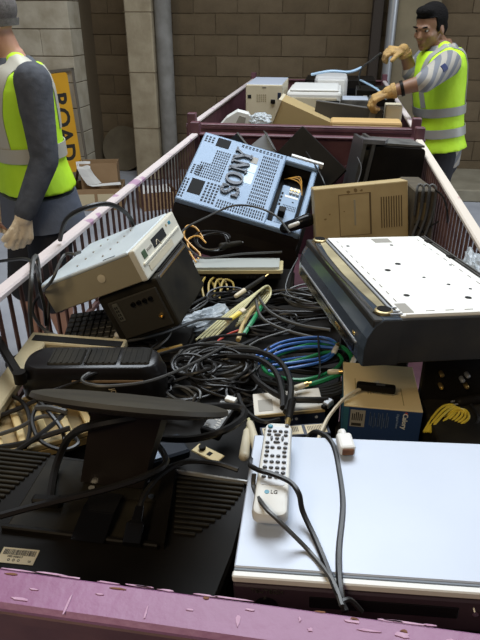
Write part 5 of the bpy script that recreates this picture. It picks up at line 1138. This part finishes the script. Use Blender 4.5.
# --- black looped lead by the television
cable([(290, 233, 0.985), (276, 216, 1.0), (255, 207, 1.02), (232, 206, 1.01), (205, 218, 0.985), (186, 228, 0.965), (180, 238, 0.945), (190, 250, 0.915), (205, 258, 0.90), (240, 254, 0.896), (282, 252, 0.895)], 0.0036, G, 'grey black lead running from the television over the slim player')
coil((212, 243, 0.905), 0.062, 0.050, 10, 3, 0.0032, K, 'small black lead coil behind the slim player', 21, 0.2, 0.03, (25, 0, 0))
t = thing('cable_plug', 'dark moulded plug lying behind the slim player', 'plug'); A, B = at(222, 246, 0.905), at(240, 243, 0.905); d = (B - A).normalized()
MB().capsule(A, B, 0.012, 0.009, 12).build('body', m_black_dusty, t, smooth=True); MB().cyl(B, B + d * .012, .005, n=10).build('boot', m_rubber_grey, t)
t = thing('mains_plug', 'black and white moulded plug hanging at the lower corner of the television', 'plug'); A, B = atY(285, 228, 2.05), atY(308, 220, 2.06); d = (B - A).normalized()
MB().capsule(A, B, 0.020, 0.024, 12).build('body', m_black_gloss, t, smooth=True); MB().capsule(A + d * .02 + V((0, -.014, .004)), A + d * .05 + V((0, -.018, .006)), .009, .008, 10).build('pale_band', m_white_plastic, t, smooth=True)
cable([(306, 152, 1.115), (315, 165, 1.09), (322, 178, 1.06), (326, 188, 1.03)], 0.0030, K, 'black wire draped over the recess of the television')
# --- lead with white plug in front of the black tower
cable([(116, 308, 0.95), (125, 295, 0.965), (145, 291, 0.975), (165, 300, 0.965), (176, 310, 0.955), (190, 305, 0.955), (205, 297, 0.955), (206, 303, 0.95), (190, 312, 0.95), (175, 312, 0.955), (160, 310, 0.955), (152, 300, 0.965), (165, 296, 0.965), (176, 303, 0.96), (174, 320, 0.945), (168, 335, 0.935), (150, 348, 0.935)], 0.0028, K, 'thin black lead tied in a bow in front of the black tower')
cable([(177, 306, 0.958), (172, 320, 0.950), (170, 334, 0.940), (160, 345, 0.935), (148, 352, 0.930)], 0.0035, G, 'grey lead hanging from the bow of thin black lead')
for i, (A, B) in enumerate((((118, 335), (126, 328)), ((126, 338), (132, 331)))):
    t = thing('white_plug', ('white video plug in front of the black tower, left of two', 'white video plug in front of the black tower, right of two')[i], 'plug', group='white plugs by the black tower')
    A, B = at(*A, 0.945), at(*B, 0.955); MB().capsule(A, B, 0.009, 0.008, 12).build('body', m_white_plastic, t, smooth=True); d = (A - B).normalized(); MB().cyl(A, A + d * 0.014, 0.0035, n=10).build('boot', m_white_cable, t)
# --- long cables sweeping from the left rail
cable([(60, 240, 1.13), (66, 220, 1.19), (85, 208, 1.22), (108, 204, 1.22), (125, 212, 1.19), (132, 222, 1.15), (136, 232, 1.12)], 0.0058, K, 'thick black cable arching from the left rail onto the pale computer')
cable([(-6, 262, 1.05), (10, 260, 1.07), (25, 259, 1.10), (34, 264, 1.135), (38, 275, 1.13), (40, 290, 1.10), (44, 305, 1.05), (46, 325, 0.99)], 0.0040, K, 'black lead hanging over the left rail with its end outside')
cable([(32, 335, 0.98), (30, 312, 1.05), (31, 285, 1.12), (33, 262, 1.145), (36, 256, 1.142), (38, 262, 1.125), (40, 284, 1.09)], 0.0050, G, 'dark grey doubled cable hooked over the left rail')
cable([(80, 252, 1.16), (74, 254, 1.165), (66, 254, 1.16), (60, 262, 1.15), (52, 280, 1.12), (40, 294, 1.06), (33, 306, 1.03), (35, 318, 1.01), (48, 332, 0.99), (75, 340, 0.975), (120, 342, 0.965), (160, 334, 0.955), (200, 320, 0.945), (232, 319, 0.935)], 0.0036, G, 'grey lead curling off the pale computer and sweeping across to the cream cables')
cable([(52, 282, 1.09), (49, 305, 1.03), (47, 335, 0.97)], 0.0028, G, 'thin grey lead hanging straight down beside the keyboard')
cable([(82, 382, 1.0), (90, 375, 1.005), (120, 366, 1.0), (160, 354, 0.985), (195, 345, 0.965), (225, 346, 0.955)], 0.0035, K, 'black lead running from the rounded appliance up to the coils')
cable([(225, 346, 0.955), (190, 365, 0.98), (150, 381, 1.0), (110, 386, 1.005), (88, 384, 1.005), (82, 379, 1.002), (92, 372, 1.005), (118, 364, 1.0)], 0.0032, G, 'grey lead looped in front of the rounded black appliance')
cable([(50, 391, 0.985), (65, 386, 0.985), (82, 380, 0.99)], 0.0025, K, 'short black lead at the foot of the rounded appliance')
# --- tangle at the left edge
cable([(-6, 399, 0.945), (8, 396, 0.95), (20, 400, 0.955), (28, 412, 0.955), (30, 430, 0.95), (25, 448, 0.945)], 0.0042, K, 'black cable arching over the slatted tray, upper left')
cable([(-6, 418, 0.94), (20, 408, 0.95), (42, 398, 0.96), (60, 396, 0.965)], 0.0045, K, 'straight black cable across the slatted tray towards the stand foot')
cable([(-6, 436, 0.94), (18, 428, 0.95), (40, 417, 0.96), (62, 416, 0.96)], 0.0038, G, 'grey cable across the slatted tray below the straight black one')
cable([(-6, 448, 0.94), (20, 444, 0.945), (45, 436, 0.955), (70, 428, 0.965)], 0.0050, K, 'lowest black cable crossing the slatted tray')
cable([(38, 405, 0.965), (32, 420, 0.96), (40, 440, 0.95), (62, 450, 0.945), (78, 444, 0.945), (72, 434, 0.945)], 0.0040, K, 'black cable loop under the stand foot at the left')
cable([(40, 402, 0.968), (52, 416, 0.965), (62, 430, 0.955), (66, 448, 0.945)], 0.0040, K, 'black cable crossing diagonally under the stand foot')
cable([(10, 455, 0.94), (30, 442, 0.955), (52, 425, 0.96), (66, 412, 0.965)], 0.0045, K, 'black cable rising diagonally over the slatted tray')
cable([(36, 408, 0.968), (50, 408, 0.972), (66, 412, 0.97)], 0.0055, G, 'thick dark grey cable stub showing below the stand foot')
# --- cables right of the adapter
cable([(233, 350, 0.945), (260, 352, 0.965), (280, 362, 0.975), (290, 380, 0.985), (290, 400, 0.99), (286, 412, 0.995)], 0.0062, K, 'doubled black signal cable bending down to the remote control', k=8)
cable([(228, 356, 0.945), (255, 358, 0.962), (274, 370, 0.972), (282, 390, 0.982), (283, 408, 0.988)], 0.0062, K, 'black signal cable beside the doubled one, inner bend', k=8)
t = thing('jack_plug', 'black jack plug with brass tip standing behind the remote control', 'plug'); A, B = at(292, 402, 0.995), at(287, 426, 1.01); d = (B - A).normalized(); L_ = (B - A).length
MB().capsule(A, A + d * L_ * .7, 0.0075, 0.0065, 12).build('grip', m_black, t, smooth=True); MB().cyl(A + d * L_ * .7, B, 0.0045, n=12).build('brass_tip', m_brass, t)
cable([(250, 372, 0.945), (262, 385, 0.962), (285, 398, 0.968), (310, 400, 0.970), (328, 400, 0.968)], 0.0062, K, 'black cable lying across the white topped carton to the silver plug')
t = thing('video_plug', 'silver screw plug lying on the white topped carton', 'plug'); pose(t, at(322, 402, 0.970), at(334, 392, 0.974), at(328, 408, 0.970)); MB().span((0, 0, 0), (0.020, 0.014, 0.012), 0.002).build('shell', m_steel, t); MB().span((-0.008, 0.002, 0.002), (0.001, 0.012, 0.010), 0.002).build('boot', m_black, t)
cable([(238, 395, 0.945), (245, 410, 0.955), (262, 422, 0.962), (280, 420, 0.965)], 0.0050, K, 'black cable curving round the left of the white topped carton')
for i in range(4):
    cable([(250 + i * 12, 378 + i, 0.925 + .004 * i), (285 + i * 6, 386 + i * 3, 0.945), (320 + i * 4, 389 + i * 2, 0.948), (352, 380 + i * 2, 0.955), (366, 374 + i, 0.96)], 0.0055, K, 'black cable sweeping right below the green loops, %s of four' % ('first from the top', 'second from the top', 'third from the top', 'lowest')[i], group='black cables sweeping right')
# --- more loose black leads filling the hollows of the heap
coil((268, 330, 0.890), 0.075, 0.045, 30, 6, 0.0034, K, 'black cable coil between the cream cables and the blue loops', 31, 0.35, 0.03)
coil((150, 388, 0.925), 0.060, 0.035, 10, 5, 0.0034, K, 'black cable coil right of the rounded appliance', 33, 0.35, 0.02)
coil((178, 400, 0.915), 0.055, 0.030, -20, 5, 0.0032, G, 'dark grey cable coil in front of the power adapter', 34, 0.35, 0.02)
coil((250, 395, 0.900), 0.050, 0.050, 40, 5, 0.0040, K, 'black cable coil under the doubled signal cables', 35, 0.3, 0.02)
coil((345, 318, 0.885), 0.060, 0.035, 50, 5, 0.0036, K, 'black cable coil squeezed below the left face of the upturned recorder', 36, 0.3, 0.02)
coil((185, 330, 0.870), 0.060, 0.040, -15, 5, 0.0030, G, 'dark grey cable coil under the clear bag', 37, 0.35, 0.02)
coil((230, 300, 0.862), 0.070, 0.045, 20, 5, 0.0032, K, 'black cable coil in the hollow below the slim player', 38, 0.35, 0.02)
coil((140, 350, 0.910), 0.060, 0.030, 5, 4, 0.0032, K, 'black cable coil at the foot of the black tower', 39, 0.35, 0.02)
# --- yellow patch cable bundle
for i in range(5):
    cable([(424 + i * 2, 432, 0.955), (432 + i * 5, 418 - i, 0.965 + .004 * (i % 3)), (442 + i * 5, 407 + i * .6, 0.972 + .004 * (i % 2)), (452 + i * 4, 405 + i * 2, 0.972), (456 + i * 3, 411 + i * 2, 0.97), (448 + i * 3, 421 + i, 0.962), (438 + i * 4, 432, 0.955)], 0.0025, m_yellow_cable, 'yellow patch cable in the folded bundle behind the silver recorder, %s' % ('leftmost', 'second from left', 'middle', 'second from right', 'rightmost')[i], group='yellow patch cables')
t = thing('mains_plug', 'black plug with two prongs lying right of the yellow cables', 'plug'); A, B = at(460, 402, 0.968), at(486, 398, 0.968); d = (B - A).normalized(); MB().capsule(A, B, 0.010, 0.013, 12).build('body', m_black, t, smooth=True)
for s in (-1, 1): MB().cyl(A + V((0, .005 * s, 0)), A - d * 0.018 + V((0, .005 * s, 0)), 0.0018, n=8).build('prong', m_steel, t)
cable([(470, 404, 0.965), (478, 420, 0.962), (470, 432, 0.96)], 0.0045, K, 'black lead of the two pronged plug at the right edge')
# --- assorted thin wires between player and recorder
cable([(256, 300, 0.93), (262, 318, 0.925), (285, 330, 0.92), (315, 338, 0.92)], 0.0042, G, 'grey arc of cable in front of the wide black coil')
cable([(258, 296, 0.93), (270, 312, 0.93), (295, 324, 0.925), (330, 330, 0.93)], 0.0042, G, 'second grey arc of cable in front of the wide black coil')
cable([(268, 292, 0.92), (295, 290, 0.93), (320, 300, 0.935), (336, 318, 0.935)], 0.0040, K, 'black cable along the left face of the upturned recorder')
cable([(298, 258, 0.97), (289, 275, 0.95), (286, 290, 0.93), (296, 298, 0.925), (312, 296, 0.93)], 0.0022, K, 'thin black wire hanging between television and upturned recorder')
cable([(186, 286, 0.87), (184, 300, 0.88), (190, 310, 0.89), (200, 304, 0.895), (207, 300, 0.89)], 0.0025, G, 'thin grey wire loop right of the black tower')
cable([(150, 345, 0.93), (165, 352, 0.93), (185, 350, 0.93), (210, 338, 0.93), (246, 334, 0.93)], 0.0036, K, 'black lead sweeping below the clear bag')
cable([(142, 360, 0.935), (160, 352, 0.94), (182, 346, 0.94)], 0.005, mat('ochre_cable', (0.40, 0.27, 0.08), 0.5), 'ochre flat cable half hidden left of the coils')
# --- blue cable in the rear bin and the lead the man pulls
cable([((-0.18, 4.45, 1.255),), ((-0.05, 4.43, 1.28),), ((0.08, 4.45, 1.275),), ((0.16, 4.5, 1.30),)], 0.010, mat('pale_blue_cable', (0.35, 0.50, 0.66), 0.4), 'pale blue cable lying over the scanner in the rear bin')
cable([(atY(381, 53, 3.86),), (atY(372, 60, 3.9),), (atY(362, 68, 3.95),), (atY(359, 78, 4.0),), (atY(360, 88, 4.05),)], 0.006, m_rubber_grey, 'dark lead dangling from the man\'s raised glove')
cable([(atY(360, 80, 4.0),), (atY(368, 84, 3.95),), (atY(378, 90, 3.8),), (atY(386, 99, 3.66),)], 0.006, mat('pale_blue_cable', (0.35, 0.50, 0.66), 0.4), 'pale blue lead running to the man\'s lower hand')
